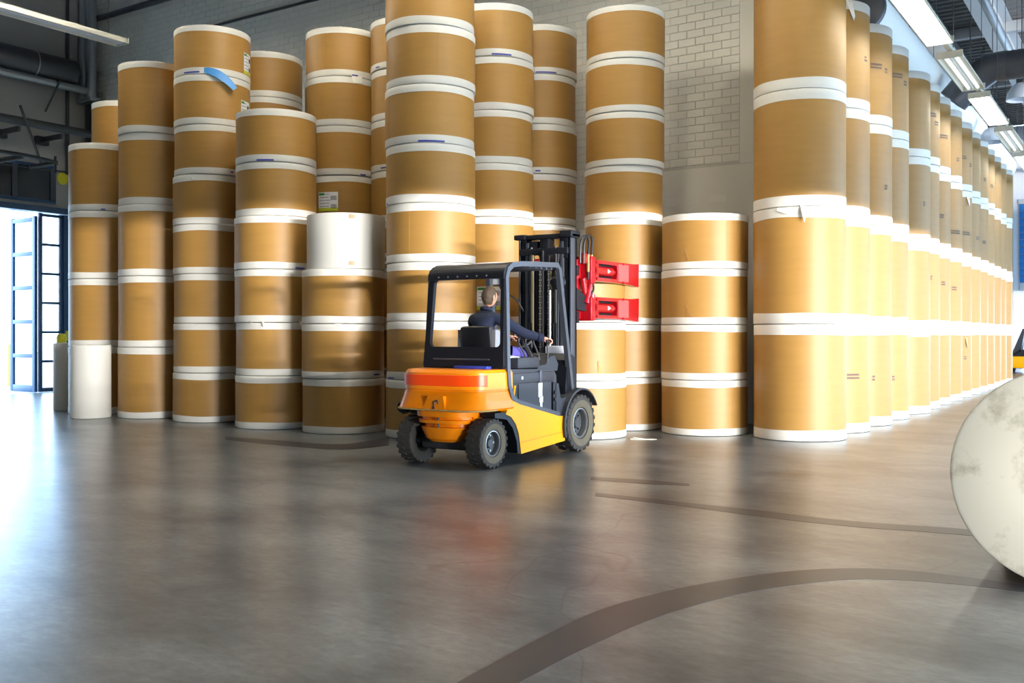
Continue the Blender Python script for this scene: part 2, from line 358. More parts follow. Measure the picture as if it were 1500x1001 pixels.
# floor marks: two bands of tyre rubber
def ribbon(name, up, lo, z=0.0012):
    def fn(bm):
        U = [bm.verts.new((*ground(x, y), z)) for x, y in up]; Lo = [bm.verts.new((*ground(x, y), z)) for x, y in lo]
        U2 = [bm.verts.new((v.co.x, v.co.y, 0)) for v in U]; L2 = [bm.verts.new((v.co.x, v.co.y, 0)) for v in Lo]
        for i in range(len(U) - 1):
            bm.faces.new((U[i], Lo[i], Lo[i + 1], U[i + 1])); bm.faces.new((U[i], U[i + 1], U2[i + 1], U2[i])); bm.faces.new((Lo[i], L2[i], L2[i + 1], Lo[i + 1]))
    o = one(name, MARK, fl, fn, 0); return o
def dens(pts, n=5): return [(p.x, p.y) for p in smooth_path([(x, y, 0) for x, y in pts], n)]
ribbon('tyre_mark', dens([(600, 1040), (700, 984), (850, 906), (950, 873), (1050, 852), (1150, 838), (1250, 833), (1350, 838), (1500, 858), (1620, 880)]),
       dens([(680, 1045), (790, 985), (875, 942), (960, 906), (1060, 876), (1150, 860), (1250, 850), (1350, 852), (1500, 868), (1620, 890)]))
ribbon('tyre_mark', dens([(872, 722), (1000, 736), (1120, 749), (1250, 764), (1420, 776), (1520, 790)]), dens([(872, 727), (1000, 742), (1120, 758), (1250, 772), (1420, 785), (1520, 800)]))
ribbon('tyre_mark', dens([(570, 640), (500, 651), (400, 645), (330, 640)]), dens([(570, 653), (500, 659), (400, 652), (330, 644)]))
ribbon('tyre_mark', dens([(865, 699), (940, 703), (1010, 709)]), dens([(865, 703), (940, 709), (1010, 712)]))

# ================================================================== PAPER ROLLS
NSEG = 64
def roll_parts(r, h, bh):
    """body and band meshes of one wrapped roll (shared by all copies of its size)"""
    bm = NB()
    def spiral(a): return r - 0.004 + 0.003 * (a / (2 * PI))
    cols = []
    zs = [bh * 0.8, h * 0.33, h * 0.66, h - bh * 0.8]
    for j in range(NSEG + 1):
        a = 2 * PI * j / NSEG; rr = spiral(a); cols.append([bm.verts.new((rr * math.cos(a), rr * math.sin(a), z)) for z in zs])
    for j in range(NSEG):
        for k in range(3): bm.faces.new((cols[j][k], cols[j + 1][k], cols[j + 1][k + 1], cols[j][k + 1]))
    for k in range(3): bm.faces.new((cols[NSEG][k], cols[0][k], cols[0][k + 1], cols[NSEG][k + 1]))
    body = bpy.data.meshes.new('wrap'); bmesh.ops.recalc_face_normals(bm, faces=bm.faces); bm.to_mesh(body); bm.free(); body.materials.append(KRAFT)
    body.shade_smooth(); body.set_sharp_from_angle(angle=math.radians(40))
    bands = []
    for var in range(3):
        bm = NB(); rnd = random.Random(var + int(h * 100))
        amp = [rnd.uniform(0, 0.004) for _ in range(4)]; ph = [rnd.uniform(0, 6.28) for _ in range(4)]
        def wob(a, k): return sum(amp[i] * math.sin((i + 1) * a + ph[i]) for i in range(4)) if k >= 3 else 0
        prof = [(0.05, 0.003), (r - 0.02, 0.003), (r - 0.004, 0.009), (r, bh - 0.004), (r - 0.002, bh), (r - 0.008, bh)]
        prof = [(0.05, 0.003), (r - 0.02, 0.003), (r - 0.003, 0.008), (r, 0.016), (r, bh * 0.55), (r, bh), (r - 0.008, bh)]
        lathe(bm, prof, NSEG, wob=lambda a, k: wob(a, k) if k >= 5 else 0)
        bmesh.ops.recalc_face_normals(bm, faces=bm.faces)
        me = bpy.data.meshes.new('end_band'); bm.to_mesh(me); bm.free(); me.materials.append(BAND); me.shade_smooth(); me.set_sharp_from_angle(angle=math.radians(40)); bands.append(me)
    return body, bands
SIZES = {}
def paper_roll(x, y, z, r, h, bh, label, group):
    key = (round(r, 3), round(h, 3), bh)
    if key not in SIZES: SIZES[key] = roll_parts(*key)
    body, bands = SIZES[key]
    t = thing('paper_roll', label, 'paper roll', (x, y, z), random.uniform(0, 2 * PI), group)
    for nm, me, zz, fl_ in (('wrap', body, 0, 0), ('end_band', random.choice(bands), 0, 0), ('end_band', random.choice(bands), h, 1)):
        o = bpy.data.objects.new(nm, me); C.objects.link(o); o.parent = t; o.location = (0, 0, zz)
        if fl_: o.rotation_euler = (PI, 0, 0)
    t['_r'] = r; t['_h'] = h
    return t
def deco(t, px_angle, name, m, fn):
    """a part on the roll's surface; angle measured in world (0 = +x)"""
    o = one(name, m, t, fn); o.rotation_euler = (0, 0, px_angle - t.rotation_euler.z); return o
ORD = ['lowest', 'second', 'third', 'fourth', 'fifth', 'sixth', 'seventh', 'eighth']
def olab(i, n): return 'topmost' if i == n - 1 else ('lowest' if i == 0 else ORD[i] + ' from floor')
STACK = {}
def stack(key, x, y, n, r, h, bh, desc, group, jit=0.012, top_dx=None, skip=()):
    z = 0.0; STACK[key] = []
    for i in range(n):
        if i in skip: z += h; STACK[key].append(None); continue
        dx, dy = random.uniform(-jit, jit), random.uniform(-jit, jit)
        if top_dx and i >= top_dx[0]: dx += top_dx[1]
        t = paper_roll(x + dx, y + dy, z, r, h, bh, 'brown paper roll, %s, in %s' % (olab(i, n), desc), group)
        STACK[key].append(t); z += h
FRONT = 'kraft rolls of the front stacks'; REAR = 'kraft rolls of the rear stacks'; LONG = 'kraft rolls of the long row'
stack('A', -15.88, 10.73, 4, 0.60, 1.195, 0.115, 'four-roll stack behind the small white rolls', FRONT)
stack('A0', -17.25, 12.1, 5, 0.60, 1.195, 0.115, 'rear stack nearest the wall pipes', REAR)
stack('B', -14.40, 10.70, 5, 0.60, 1.195, 0.115, 'five-roll stack beside the blue flap stack', FRONT)
stack('C', -13.0, 10.75, 8, 0.605, 0.793, 0.105, 'front stack with the blue tape flap', FRONT, top_dx=(5, 0.03))
stack('D', -11.28, 10.55, 6, 0.605, 0.793, 0.105, 'the front stack of six rolls', FRONT)
stack('E', -9.91, 10.60, 3, 0.595, 0.78, 0.105, 'the front stack capped by bare white roll', FRONT)
stack('F', -13.05, 12.0, 8, 0.605, 0.78, 0.105, 'rear stack behind the blue flap stack', REAR)
stack('G', -11.2, 11.95, 8, 0.605, 0.79, 0.105, 'rear stack behind the six-roll stack', REAR)
stack('H', -9.95, 12.15, 8, 0.605, 0.79, 0.105, 'rear stack behind the white-capped stack', REAR)
stack('I', -8.43, 10.76, 8, 0.62, 0.793, 0.11, 'front stack standing beside the forklift cab', FRONT)
stack('J', -8.42, 12.3, 8, 0.605, 0.785, 0.105, 'stack right behind the forklift cab stack', REAR)
stack('K', -8.42, 13.62, 8, 0.605, 0.79, 0.105, 'stack by the brick wall behind forklift mast', REAR)
stack('L', -6.71, 13.30, 8, 0.590, 0.777, 0.095, 'eight-roll stack beside the bare wall', REAR, jit=0.02, top_dx=(5, 0.03))
stack('M', -5.40, 13.26, 4, 0.61, 0.773, 0.10, 'four-roll stack below the bare wall', REAR)
stack('N', -6.65, 11.9, 3, 0.60, 0.785, 0.10, 'three-roll stack gripped by the red clamp', FRONT)
NTH = ['corner', 'second', 'third', 'fourth', 'fifth', 'sixth', 'seventh', 'eighth', 'ninth', 'tenth', 'eleventh', 'twelfth', 'thirteenth', 'fourteenth', 'fifteenth', 'sixteenth', 'seventeenth', 'eighteenth', 'nineteenth']
OY = [13.33, 14.66, 15.95, 17.25, 18.75, 20.12, 21.36, 22.72, 24.15, 25.42, 26.68, 27.93, 29.18, 30.42, 31.66]
for i, y in enumerate(OY):
    hh = 1.545 if i not in (4,) else 1.52
    stack('O%d' % i, -4.04 + random.uniform(-0.015, 0.015) + (0.06 if i == 4 else 0), y, 4, 0.61, hh, 0.145, '%s stack of the long row' % NTH[i], LONG, jit=0.008)
# bare white rolls
def white_roll(x, y, z, r, h, label, core=True):
    t = thing('white_paper_roll', label, 'paper roll', (x, y, z), 0.3)
    one('wound_paper', WHITEROLL, t, lambda bm: lathe(bm, [(0.055, 0.004), (r - 0.012, 0.002), (r - 0.002, 0.006), (r, 0.02), (r, h * 0.5), (r, h - 0.015), (r - 0.004, h - 0.003), (r - 0.02, h), (0.055, h - 0.004), (0.055, 0.004)], NSEG))
    one('core', CORE, t, lambda bm: lathe(bm, [(0.054, 0.0), (0.054, h + 0.004), (0.042, h + 0.004), (0.042, 0.0), (0.054, 0.0)], 32))
    return t
TW = white_roll(-9.89, 10.62, 2.34, 0.565, 0.79, 'bare white paper roll with two brown tape tabs atop brown stack')
va = math.atan2(-10.62, 9.89)
for zz in (0.735, 0.075):
    deco(TW, va + 0.14, 'brown_tape', BTAPE, lambda bm: arcpatch(bm, 0.5655, -0.075, 0.075, zz - 0.028, zz + 0.028)).rotation_euler.z = va + 0.14 - 0.3
white_roll(-15.08, 9.92, 0, 0.325, 1.23, 'small plain white paper roll standing in front of brown stack')
white_roll(-16.95, 10.75, 0, 0.31, 1.25, 'small white paper roll standing nearest the glazed door')
# the big roll lying on its side
Q = thing('lying_paper_roll', 'big white-faced paper roll lying on its side on the open floor', 'paper roll', (-0.375, 6.11, 0.0))
QR, QL = 0.612, 1.5
def qc(z): return (0, z, QR)
one('end_face', STAIN, Q, lambda bm: lathe(bm, [(0.07, 0.0), (0.3, 0.0), (QR - 0.02, 0.0), (QR - 0.005, 0.004), (QR, 0.016), (QR, 0.14), (QR - 0.006, 0.14)], 96, 'y', qc(0)))
one('wrap', KRAFT, Q, lambda bm: lathe(bm, [(QR - 0.004, 0.12), (QR - 0.004, QL - 0.12)], 96, 'y', qc(0)))
one('end_band', BAND, Q, lambda bm: lathe(bm, [(QR - 0.006, QL - 0.14), (QR, QL - 0.14), (QR, QL - 0.01), (QR - 0.02, QL), (0.07, QL)], 96, 'y', qc(0)))
one('core', CORE, Q, lambda bm: lathe(bm, [(0.07, -0.003), (0.07, QL), (0.055, QL), (0.055, -0.003), (0.07, -0.003)], 32, 'y', qc(0)))
one('floor_chock', DSTEEL, Q, lambda bm: (prism(bm, [(0.12, 0), (0.42, 0), (0.42, 0.15)], 0.25, 0.40, 'y'), prism(bm, [(-0.12, 0), (-0.42, 0), (-0.42, 0.15)], 0.75, 0.9, 'y')))

# ---- tape, labels, prints and torn bits on single rolls
def vang(t): return math.atan2(-t.location.y, -t.location.x)     # towards the camera position
def on_roll(key, i, px):
    """world angle on the roll whose surface shows at pixel column px"""
    t = STACK[key][i]; c = Vector(t.location[:2]); r = t['_r']; k = (px - CX) / F; d = (FW + RT * k).normalized()
    b = c.dot(d); q = b * b - c.length_squared + r * r
    s = b - math.sqrt(max(q, 0)); p = d * s - c; return t, math.atan2(p.y, p.x)
def tape(key, i, px, w=0.2, zz=0.0, m=TAPE):
    t, a = on_roll(key, i, px); r = t['_r']; ha = w / r / 2
    deco(t, a, 'blue_tape', m, lambda bm: arcpatch(bm, r + 0.0005, -ha, ha, zz + 0.012, zz + 0.034))
for key, i, px, w, zz in (('I', 5, 632, 0.36, 0.0), ('J', 7, 735, 0.30, 0.0), ('K', 7, 800, 0.34, 0.0), ('K', 5, 788, 0.08, 0.02), ('D', 5, 388, 0.26, 0.0), ('G', 7, 520, 0.1, 0.0), ('G', 5, 532, 0.1, 0.0),
                          ('H', 7, 553, 0.1, 0.02), ('H', 5, 562, 0.12, 0.02), ('C', 7, 280, 0.28, 0.01), ('C', 5, 340, 0.05, 0.03), ('D', 3, 440, 0.18, 0.0), ('E', 1, 552, 0.14, 0.03), ('I', 1, 572, 0.2, 0.0), ('I', 4, 567, 0.06, 0.0), ('A', 3, 151, 0.07, 0.0)):
    tape(key, i, px, w, zz)
# the long light blue flap hanging off the stack
t, a = on_roll('C', 7, 306)
def flap(bm):
    r = 0.607; prev = None; n = 10
    for k in range(n + 1):
        s = k / n; off = 0.004 + 0.10 * math.sin(s * 1.5); ang = -0.12 + 0.72 * s; z = 0.055 - 0.26 * s * s - 0.01 * s
        p = Vector(((r + off) * math.cos(ang), (r + off) * math.sin(ang), z)); w = 0.04 + 0.085 * math.sin(PI * min(1, 0.15 + s * 0.75))
        e = Vector((-math.sin(ang), math.cos(ang), 0)) * (w * 0.5 * s) + Vector((0, 0, w * (0.5 - 0.1 * s))); ii = Vector((-0.003, 0, 0))
        row_ = [bm.verts.new(p + e), bm.verts.new(p - e), bm.verts.new(p - e + ii), bm.verts.new(p + e + ii)]
        if prev:
            for j in range(4): bm.faces.new((prev[j], prev[(j + 1) % 4], row_[(j + 1) % 4], row_[j]))
        else: bm.faces.new(row_)
        prev = row_
    bm.faces.new(prev[::-1])
deco(t, a, 'blue_tape_flap', TAPEL, flap)
def roll_label(key, i, px, z0, z1, w, green=True):
    t, a = on_roll(key, i, px); r = t['_r']; ha = w / r / 2
    lb = deco(t, a, 'shipping_label', LABEL, lambda bm: arcpatch(bm, r + 0.0005, -ha, ha, z0, z1))
    def ink(bm):
        zt = z1 - 0.02; rr = random.Random(3)
        bw = ha * 0.9
        for q in range(2):                       # barcode blocks
            aa = ha * 0.30; zb = z1 - 0.06 - q * (z1 - z0) * 0.45
            while aa < ha * 0.9:
                ww = rr.choice((0.0025, 0.004, 0.006)); arcpatch(bm, r + 0.0022, aa, aa + ww, zb - 0.07, zb, 1, 0.0008); aa += ww + rr.choice((0.003, 0.005))
        for q in range(5):                       # rows of small print
            z = z1 - 0.03 - q * (z1 - z0) * 0.16; aa = -ha * 0.85
            while aa < ha * 0.15:
                ww = rr.uniform(0.01, 0.035); arcpatch(bm, r + 0.0022, aa, aa + ww, z - 0.010, z, 1, 0.0008); aa += ww + 0.012
    o = one('label_print', INKD, lb, ink, 0)
    if green:
        one('label_stripe', YGREEN, lb, lambda bm: arcpatch(bm, r + 0.0022, -ha, ha, z0, z0 + 0.05, 6, 0.0008), 0)
        one('label_logo', GREEN, lb, lambda bm: arcpatch(bm, r + 0.0022, -ha * 0.95, -ha * 0.35, z1 - 0.05, z1 - 0.012, 2, 0.0008), 0)
roll_label('G', 4, 480, 0.22, 0.52, 0.34)
roll_label('J', 2, 716, 0.20, 0.54, 0.36)
roll_label('C', 7, 363, 0.12, 0.46, 0.26); roll_label('C', 6, 360, 0.12, 0.46, 0.26); roll_label('H', 3, 562, 0.05, 0.30, 0.2, False)
# small ink prints on the tall rolls
def prints(key, i, px, z, w, rows=2, hgt=0.03):
    t, a = on_roll(key, i, px); r = t['_r']; rr = random.Random(i * 31 + int(px))
    def ink(bm):
        for q in range(rows):
            aa = -w / r / 2
            while aa < w / r / 2:
                ww = rr.uniform(0.012, 0.03); arcpatch(bm, r - 0.0005, aa, aa + ww, z - q * hgt * 1.6, z - q * hgt * 1.6 + hgt, 1, 0.0012); aa += ww + 0.008
    deco(t, a, 'ink_print', INK, ink)
for k, i, px, z, w in ((1, 3, 1268, 0.75, 0.06), (2, 3, 1298, 0.85, 0.06), (2, 3, 1284, 0.9, 0.2), (2, 2, 1298, 0.6, 0.06), (3, 3, 1326, 0.95, 0.1), (3, 3, 1312, 1.05, 0.3), (4, 2, 1354, 0.7, 0.04), (5, 3, 1372, 0.8, 0.12), (5, 3, 1364, 0.95, 0.3),
                       (6, 3, 1382, 0.75, 0.3), (6, 2, 1380, 0.7, 0.1), (7, 2, 1400, 0.5, 0.3), (7, 3, 1403, 0.5, 0.08), (8, 3, 1422, 0.6, 0.12), (8, 3, 1412, 0.75, 0.16), (8, 2, 1415, 0.6, 0.3), (9, 2, 1432, 0.6, 0.1),
                       (10, 2, 1442, 0.6, 0.14), (10, 3, 1443, 0.6, 0.1), (11, 3, 1453, 0.6, 0.14), (1, 0, 1250, 0.82, 0.2), (2, 0, 1280, 0.75, 0.05), (3, 0, 1308, 0.7, 0.06), (5, 1, 1363, 0.95, 0.08), (6, 1, 1382, 0.9, 0.1), (7, 1, 1398, 0.85, 0.14), (5, 0, 1362, 0.8, 0.06), (8, 0, 1414, 0.9, 0.08)):
    prints('O%d' % k, i, px, z, w)
# torn paper
def tear(key, i, px, pts, m=PAPER, lift=0.03, name='torn_flap'):
    """small triangular strip lifting from the wrap, pts in (arc metres, z)"""
    t, a = on_roll(key, i, px); r = t['_r']
    def fn(bm):
        n = len(pts); A = []; B = []
        for k, (s, z) in enumerate(pts):
            l = lift * (k / max(1, n - 1)) + 0.002; an = s / r
            A.append(bm.verts.new(((r + l) * math.cos(an), (r + l) * math.sin(an), z))); B.append(bm.verts.new(((r + l - 0.002) * math.cos(an), (r + l - 0.002) * math.sin(an), z)))
        bm.faces.new(A); bm.faces.new(B[::-1])
        for k in range(n): bm.faces.new((A[k], A[(k + 1) % n], B[(k + 1) % n], B[k]))
    deco(t, a, name, m, fn)
tear('O0', 2, 1172, [(0.0, 0.02), (0.04, 0.0), (0.07, -0.14), (0.05, -0.22), (0.02, -0.1)], lift=0.06)
tear('O0', 2, 1150, [(-0.1, 0.0), (-0.04, -0.03), (0.02, -0.06), (0.08, -0.10), (0.0, -0.09), (-0.1, -0.05)], lift=0.02)
tear('O0', 3, 1236, [(-0.03, 1.4), (0.03, 1.38), (0.05, 1.2), (0.02, 1.15)], lift=0.06)
tear('O1', 3, 1245, [(-0.05, 1.5), (0.03, 1.5), (0.06, 1.3), (0.03, 1.22)], lift=0.05)
tear('O8', 2, 1417, [(-0.05, 1.45), (0.04, 1.45), (0.05, 1.25), (0.02, 1.18)], lift=0.05)
tear('O8', 0, 1415, [(-0.03, 1.36), (0.03, 1.34), (0.04, 1.1), (0.0, 1.15)], m=TEAR, lift=0.04)
for key, i, px in (('M', 3, 1004), ('M', 2, 1006), ('N', 1, 876)):
    tear(key, i, px, [(0.0, 0.105), (0.0, 0.28), (0.055, 0.108)], m=TEAR, lift=0.02)
tear('D', 2, 368, [(-0.03, 0.02), (0.02, 0.03), (0.03, -0.03)], lift=0.03); tear('D', 2, 385, [(-0.03, 0.03), (0.01, 0.03), (0.05, -0.06), (0.02, -0.06)], lift=0.04)
tear('D', 2, 439, [(-0.02, 0.03), (0.04, 0.02), (0.02, -0.09), (-0.01, -0.09)], lift=0.05); tear('E', 2, 495, [(-0.05, 0.0), (0.05, 0.0), (0.03, -0.04)], lift=0.03)
tear('G', 7, 520, [(-0.06, 0.02), (0.12, 0.02), (0.13, -0.09), (-0.03, -0.1)], lift=0.012); tear('C', 4, 283, [(-0.04, 0.75), (0.04, 0.74), (0.01, 0.70)], lift=0.03)
# scrap of paper on the floor
g = ground(942, 644)
ps = one('paper_scrap', PAPER, None, lambda bm: [prism(bm, [(-0.17, -0.03), (0.02, -0.05), (0.18, -0.01), (0.14, 0.04), (-0.02, 0.03), (-0.15, 0.05)], 0.001, 0.006, 'z'), box(bm, (-0.05, 0.01, 0.014), (0.16, 0.06, 0.004), Matrix.Rotation(0.12, 3, 'Y'))])
ps.location = (g.x, g.y, 0); ps.rotation_euler = (0, 0, 0.5); tag(ps, 'torn scrap of white paper on floor beside the clamped stack', 'scrap')

# ================================================================== LAMPS AND SERVICES
def lamp_row_light(x, y0, y1, z, on, label, group, w=0.30, name='ceiling_light', tm=None):
    """twin tube trough light hung under the roof, running along y"""
    t = thing(name, label, 'light', (x, y0, z), 0, group); L = y1 - y0; hw = w / 2
    one('housing', HOUSE, t, lambda bm: (bx(bm, -hw, hw, 0, L, 0.07, 0.10), prism(bm, [(-hw, 0.08), (-hw + 0.012, 0.08), (-hw - 0.03, -0.01), (-hw - 0.042, -0.01)], 0, L, 'y'), prism(bm, [(hw, 0.08), (hw - 0.012, 0.08), (hw + 0.03, -0.01), (hw + 0.042, -0.01)], 0, L, 'y'),
                                         bx(bm, -hw - 0.04, hw + 0.04, -0.02, 0.0, -0.01, 0.1), bx(bm, -hw - 0.04, hw + 0.04, L, L + 0.02, -0.01, 0.1)))
    for s in (-1, 1):
        one('tube', (TUBEON if on else TUBEDIM) if tm is None else tm, t, lambda bm: tube(bm, [(s * hw * 0.5, 0.03, 0.03), (s * hw * 0.5, L - 0.03, 0.03)], 0.03, 10))
    one('divider', LAMPG, t, lambda bm: bx(bm, -0.006, 0.006, 0.02, L - 0.02, 0.0, 0.07))
    for yy in (0.3, L - 0.3): one('hanger', DSTEEL, t, lambda bm: tube(bm, [(0, yy, 0.1), (0, yy, ZC - z)], 0.006, 6))
    return t
ZL = 5.8; XLAMP = -2.70
ends = [(15.7 * .863 - 0.6, 18.4 * .863), (19.4 * .863, 22.2 * .863), (23.0 * .863, 26.2 * .863), (27.1 * .863, 30.3 * .863), (31.2 * .863, 34.3 * .863), (35.2 * .863, 38.2 * .863)]
for i, (a, b) in enumerate(ends):
    on = i % 2 == 0
    lamp_row_light(XLAMP, a, b, ZL, on, ('%s trough light hanging beside the long row, %s from the brick wall' % ('lit bright' if on else 'unlit', ['first', 'second', 'third', 'fourth', 'fifth', 'sixth'][i])), 'trough lights along the long row')
rail = one('lamp_rail', HOUSE, None, lambda bm: bx(bm, XLAMP - 0.04, XLAMP + 0.04, 12.5, 40, ZL + 0.105, ZL + 0.16)); tag(rail, 'long thin rail carrying the trough lights beside the long row', 'rail')
# the hall's other light rows
lamp_row_light(-17.2, 9.0, 12.0, 7.2, False, 'unlit trough light hanging above the rear stacks by pipes', 'trough lights over the hall', tm=TUBEOFF)
for x in (-15.0, -9.0, -5.4, -1.9):
    for y in (-6.0, 1.0, 8.2):
        lamp_row_light(x, y, y + 2.4, 8.2, y > 5, ('lit trough light under the roof in front of the stacks' if y > 5 else 'unlit trough light under the roof over the open floor'), 'trough lights over the hall', 0.4, tm=TUBEHALL if y > 5 else TUBEOFF)
# white fabric air duct above the long row
fd = thing('fabric_duct', 'white inflated fabric air duct running above the long row', 'duct', (-4.3, 17.6, 7.12))
one('fabric_tube', FABRIC, fd, lambda bm: lathe(bm, [(0.42 + (0.006 if k % 2 else 0), k * 0.45) for k in range(44)] + [(0.36, 19.6), (0.2, 19.8), (0.0, 19.85)], 40, 'y'))
one('end_cap', DUCTD, fd, lambda bm: lathe(bm, [(0.0, -0.06), (0.36, -0.06), (0.43, -0.02), (0.43, 0.12), (0.42, 0.12)], 40, 'y'))
for k in range(7): one('hanger', DSTEEL, fd, lambda bm: tube(bm, [(0, 1.5 + 2.7 * k, 0.42), (0, 1.5 + 2.7 * k, ZC - 7.12)], 0.008, 6))
# round corrugated duct crossing over the lamps
rd = thing('corrugated_duct', 'dark round corrugated duct with elbow crossing over the trough lights', 'duct', (-2.9, 23.0, 7.1))
def ribbed(bm, p0, p1, r, pitch=0.06, amp=0.008, n=28):
    p0, p1 = Vector(p0), Vector(p1); L = (p1 - p0).length; k = int(L / pitch)
    tube(bm, [p0.lerp(p1, i / k) for i in range(k + 1)], [r + (amp if i % 2 else 0) for i in range(k + 1)], n)
one('ribbed_pipe', DUCTD, rd, lambda bm: ribbed(bm, (0.25, 0, 0), (12.5, 0, 0), 0.30))
one('elbow', DUCTD, rd, lambda bm: tube(bm, [(0.3, 0, 0), (0.0, 0, -0.0), (-0.45, 0.0, -0.28), (-0.75, 0.0, -0.62)], [0.32, 0.32, 0.32, 0.32], 28))
for xx in (0.85, 4, 8): one('strap', STEEL, rd, lambda bm: (lathe(bm, [(0.312, -0.03), (0.32, -0.03), (0.32, 0.03), (0.312, 0.03)], 28, 'x', (xx, 0, 0)), tube(bm, [(xx, 0, 0.31), (xx, 0, ZC - 7.1)], 0.008, 6)))
# girders and pipes under the roof
def girder(x, y0, y1, z0, z1, label):
    t = thing('roof_girder', label, 'girder', (x, y0, z0)); h = z1 - z0; L = y1 - y0
    one('bottom_flange', STEEL, t, lambda bm: bx(bm, -0.25, 0.25, 0, L, 0, 0.03)); one('web', STEEL, t, lambda bm: bx(bm, -0.015, 0.015, 0, L, 0.03, h - 0.03)); one('top_flange', STEEL, t, lambda bm: bx(bm, -0.25, 0.25, 0, L, h - 0.03, h))
girder(-3.55, 14.0, YF - 0.01, 9.4, ZC - 0.01, 'grey steel girder running under the roof above the trough lights')
for y, jn in ((18.5, 'above the fabric duct cap'), (24.5, 'behind the corrugated duct'), (30.5, 'over the middle of the long row'), (37, 'nearest the far end wall')):
    t = one('roof_joist', STEEL, None, lambda bm: bx(bm, XE + 0.01, XR - 0.01, y - 0.1, y + 0.1, 9.88, ZC - 0.02, 0.01)); tag(t, 'grey steel joist crossing under the roof ' + jn, 'joist', 'roof joists')
def pipe(name, pts, r, m, label, cat='pipe', group=None, n=12):
    return tag(one(name, m, None, lambda bm: tube(bm, pts, r, n)), label, cat, group)
pipe('sprinkler_pipe', [(-2.80, 14.5, 8.0), (-2.80, YF - 0.05, 8.0)], 0.09, GALV, 'shiny blue-grey pipe running below the roof beside the girder')
pipe('sprinkler_pipe', [(-1.15, 14.5, 8.2), (-1.15, YF - 0.05, 8.2)], 0.05, GALV, 'thin shiny pipe running below the roof, right of girder')
pipe('cable_conduit', [(-3.55, 14.5, 7.5), (-3.55, 40, 7.5)], 0.02, GALV, 'thin straight conduit above the trough lights')
pipe('cross_pipe', [(-3.75, 25.6, 6.95), (XR - 0.01, 25.6, 6.95)], 0.05, DSTEEL, 'dark pipe crossing behind the corrugated duct')
# bell shaped high bay lamps
def bell(px, py, z, label):
    p = onz(px, py, z); t = thing('bell_lamp', label, 'lamp', p, 0, 'bell lamps')
    one('reflector', BELL, t, lambda bm: lathe(bm, [(0.32, -0.22), (0.325, -0.20), (0.30, -0.05), (0.20, 0.10), (0.10, 0.16), (0.0, 0.17)], 32))
    one('ballast', DSTEEL, t, lambda bm: lathe(bm, [(0.0, 0.16), (0.11, 0.16), (0.12, 0.2), (0.12, 0.42), (0.08, 0.46), (0.0, 0.46)], 24))
    one('hanger', DSTEEL, t, lambda bm: tube(bm, [(0, 0, 0.45), (0, 0, ZC - z)], 0.012, 6))
bell(1497, 132, 6.9, 'white bell-shaped lamp hanging below the dark corrugated duct')
bell(1454, 196, 6.6, 'pale bell-shaped lamp hanging behind the trough lights')
# far end: blue shutter and parked truck
sh = thing('roller_shutter', 'blue roller shutter high in the far end wall', 'shutter', (-2.2, YF - 0.06, 3.6))
one('shutter_frame', STEEL, sh, lambda bm: (bx(bm, -2.5, 2.5, -0.02, 0.05, -0.35, -0.02), bx(bm, -2.55, 2.55, -0.02, 0.05, 3.3, 3.5)))
for k in range(11): one('shutter_slat', BLUEP, sh, lambda bm: bx(bm, -2.5, 2.5, -0.03, 0.03, k * 0.3, k * 0.3 + 0.285, 0.012))
tk = thing('parked_forklift', 'yellow parked truck with dark guard by the far wall', 'forklift', (-4.0, 40.6, 0))
one('chassis', FYEL, tk, lambda bm: bx(bm, -0.55, 0.9, -0.6, 1.4, 0.18, 0.62, 0.05)); one('hood', BLACK, tk, lambda bm: prism(bm, [(-0.55, 0.62), (0.7, 0.62), (0.7, 1.0), (0.3, 1.1), (-0.2, 0.7)], -0.5, 1.0, 'y'))
one('backrest', CHAR, tk, lambda bm: prism(bm, [(-0.42, 0.62), (-0.12, 0.62), (0.05, 1.6), (-0.02, 1.65)], -0.3, 0.5, 'y'))
for sx in (-0.5, 0.6):
    for sy in (-0.25, 1.05): one('wheel', RUBBER, tk, lambda bm: lathe(bm, [(0.0, -0.1), (0.2, -0.1), (0.25, -0.07), (0.25, 0.07), (0.2, 0.1), (0, 0.1)], 24, 'x', (sx, sy, 0.25)))

# ---- end wall at the door: pipes, ducts, door gear
X1 = XL + 0.35
a, b = onx(-60, 66, X1), onx(106, 110, X1)
dc = thing('insulated_duct', 'dark round ribbed duct high on the grey door wall', 'duct', (X1, 0, 0))
zc = (onx(60, 96, X1)).z
one('ribbed_pipe', DUCTD, dc, lambda bm: ribbed(bm, (0, a.y, zc), (0, b.y, zc), 0.30, 0.07))
one('band_clip', GALV, dc, lambda bm: lathe(bm, [(0.315, -0.015), (0.322, -0.015), (0.322, 0.015), (0.315, 0.015)], 28, 'y', (0, onx(48, 90, X1).y, zc)))
for yy in (b.y - 0.5, b.y - 2.2): one('bracket', DSTEEL, dc, lambda bm: (bx(bm, -0.33, 0.3, yy - 0.02, yy + 0.02, zc - 0.36, zc - 0.31), tube(bm, [(-0.33, yy, zc - 1.0), (0.28, yy, zc - 0.34)], 0.025, 6)))
pz = onx(70, 122, X1).z
pipe('steel_pipe', [(X1 + 0.1, a.y, pz), (X1 + 0.1, onx(126, 130, X1).y, pz)], 0.10, GALV, 'galvanised pipe running under the dark duct on door wall')
vx = ony(129, 60, W - 0.3)
vd = thing('riser_duct', 'ribbed galvanised riser duct in the wall corner', 'duct', (0, 0, 0))
for dx in (-0.17, 0.12): one('ribbed_pipe', GALV, vd, lambda bm: ribbed(bm, (vx.x + dx, W - 0.3, 7.3), (vx.x + dx, W - 0.3, ZC - 0.01), 0.13, 0.06, 0.006, 20))
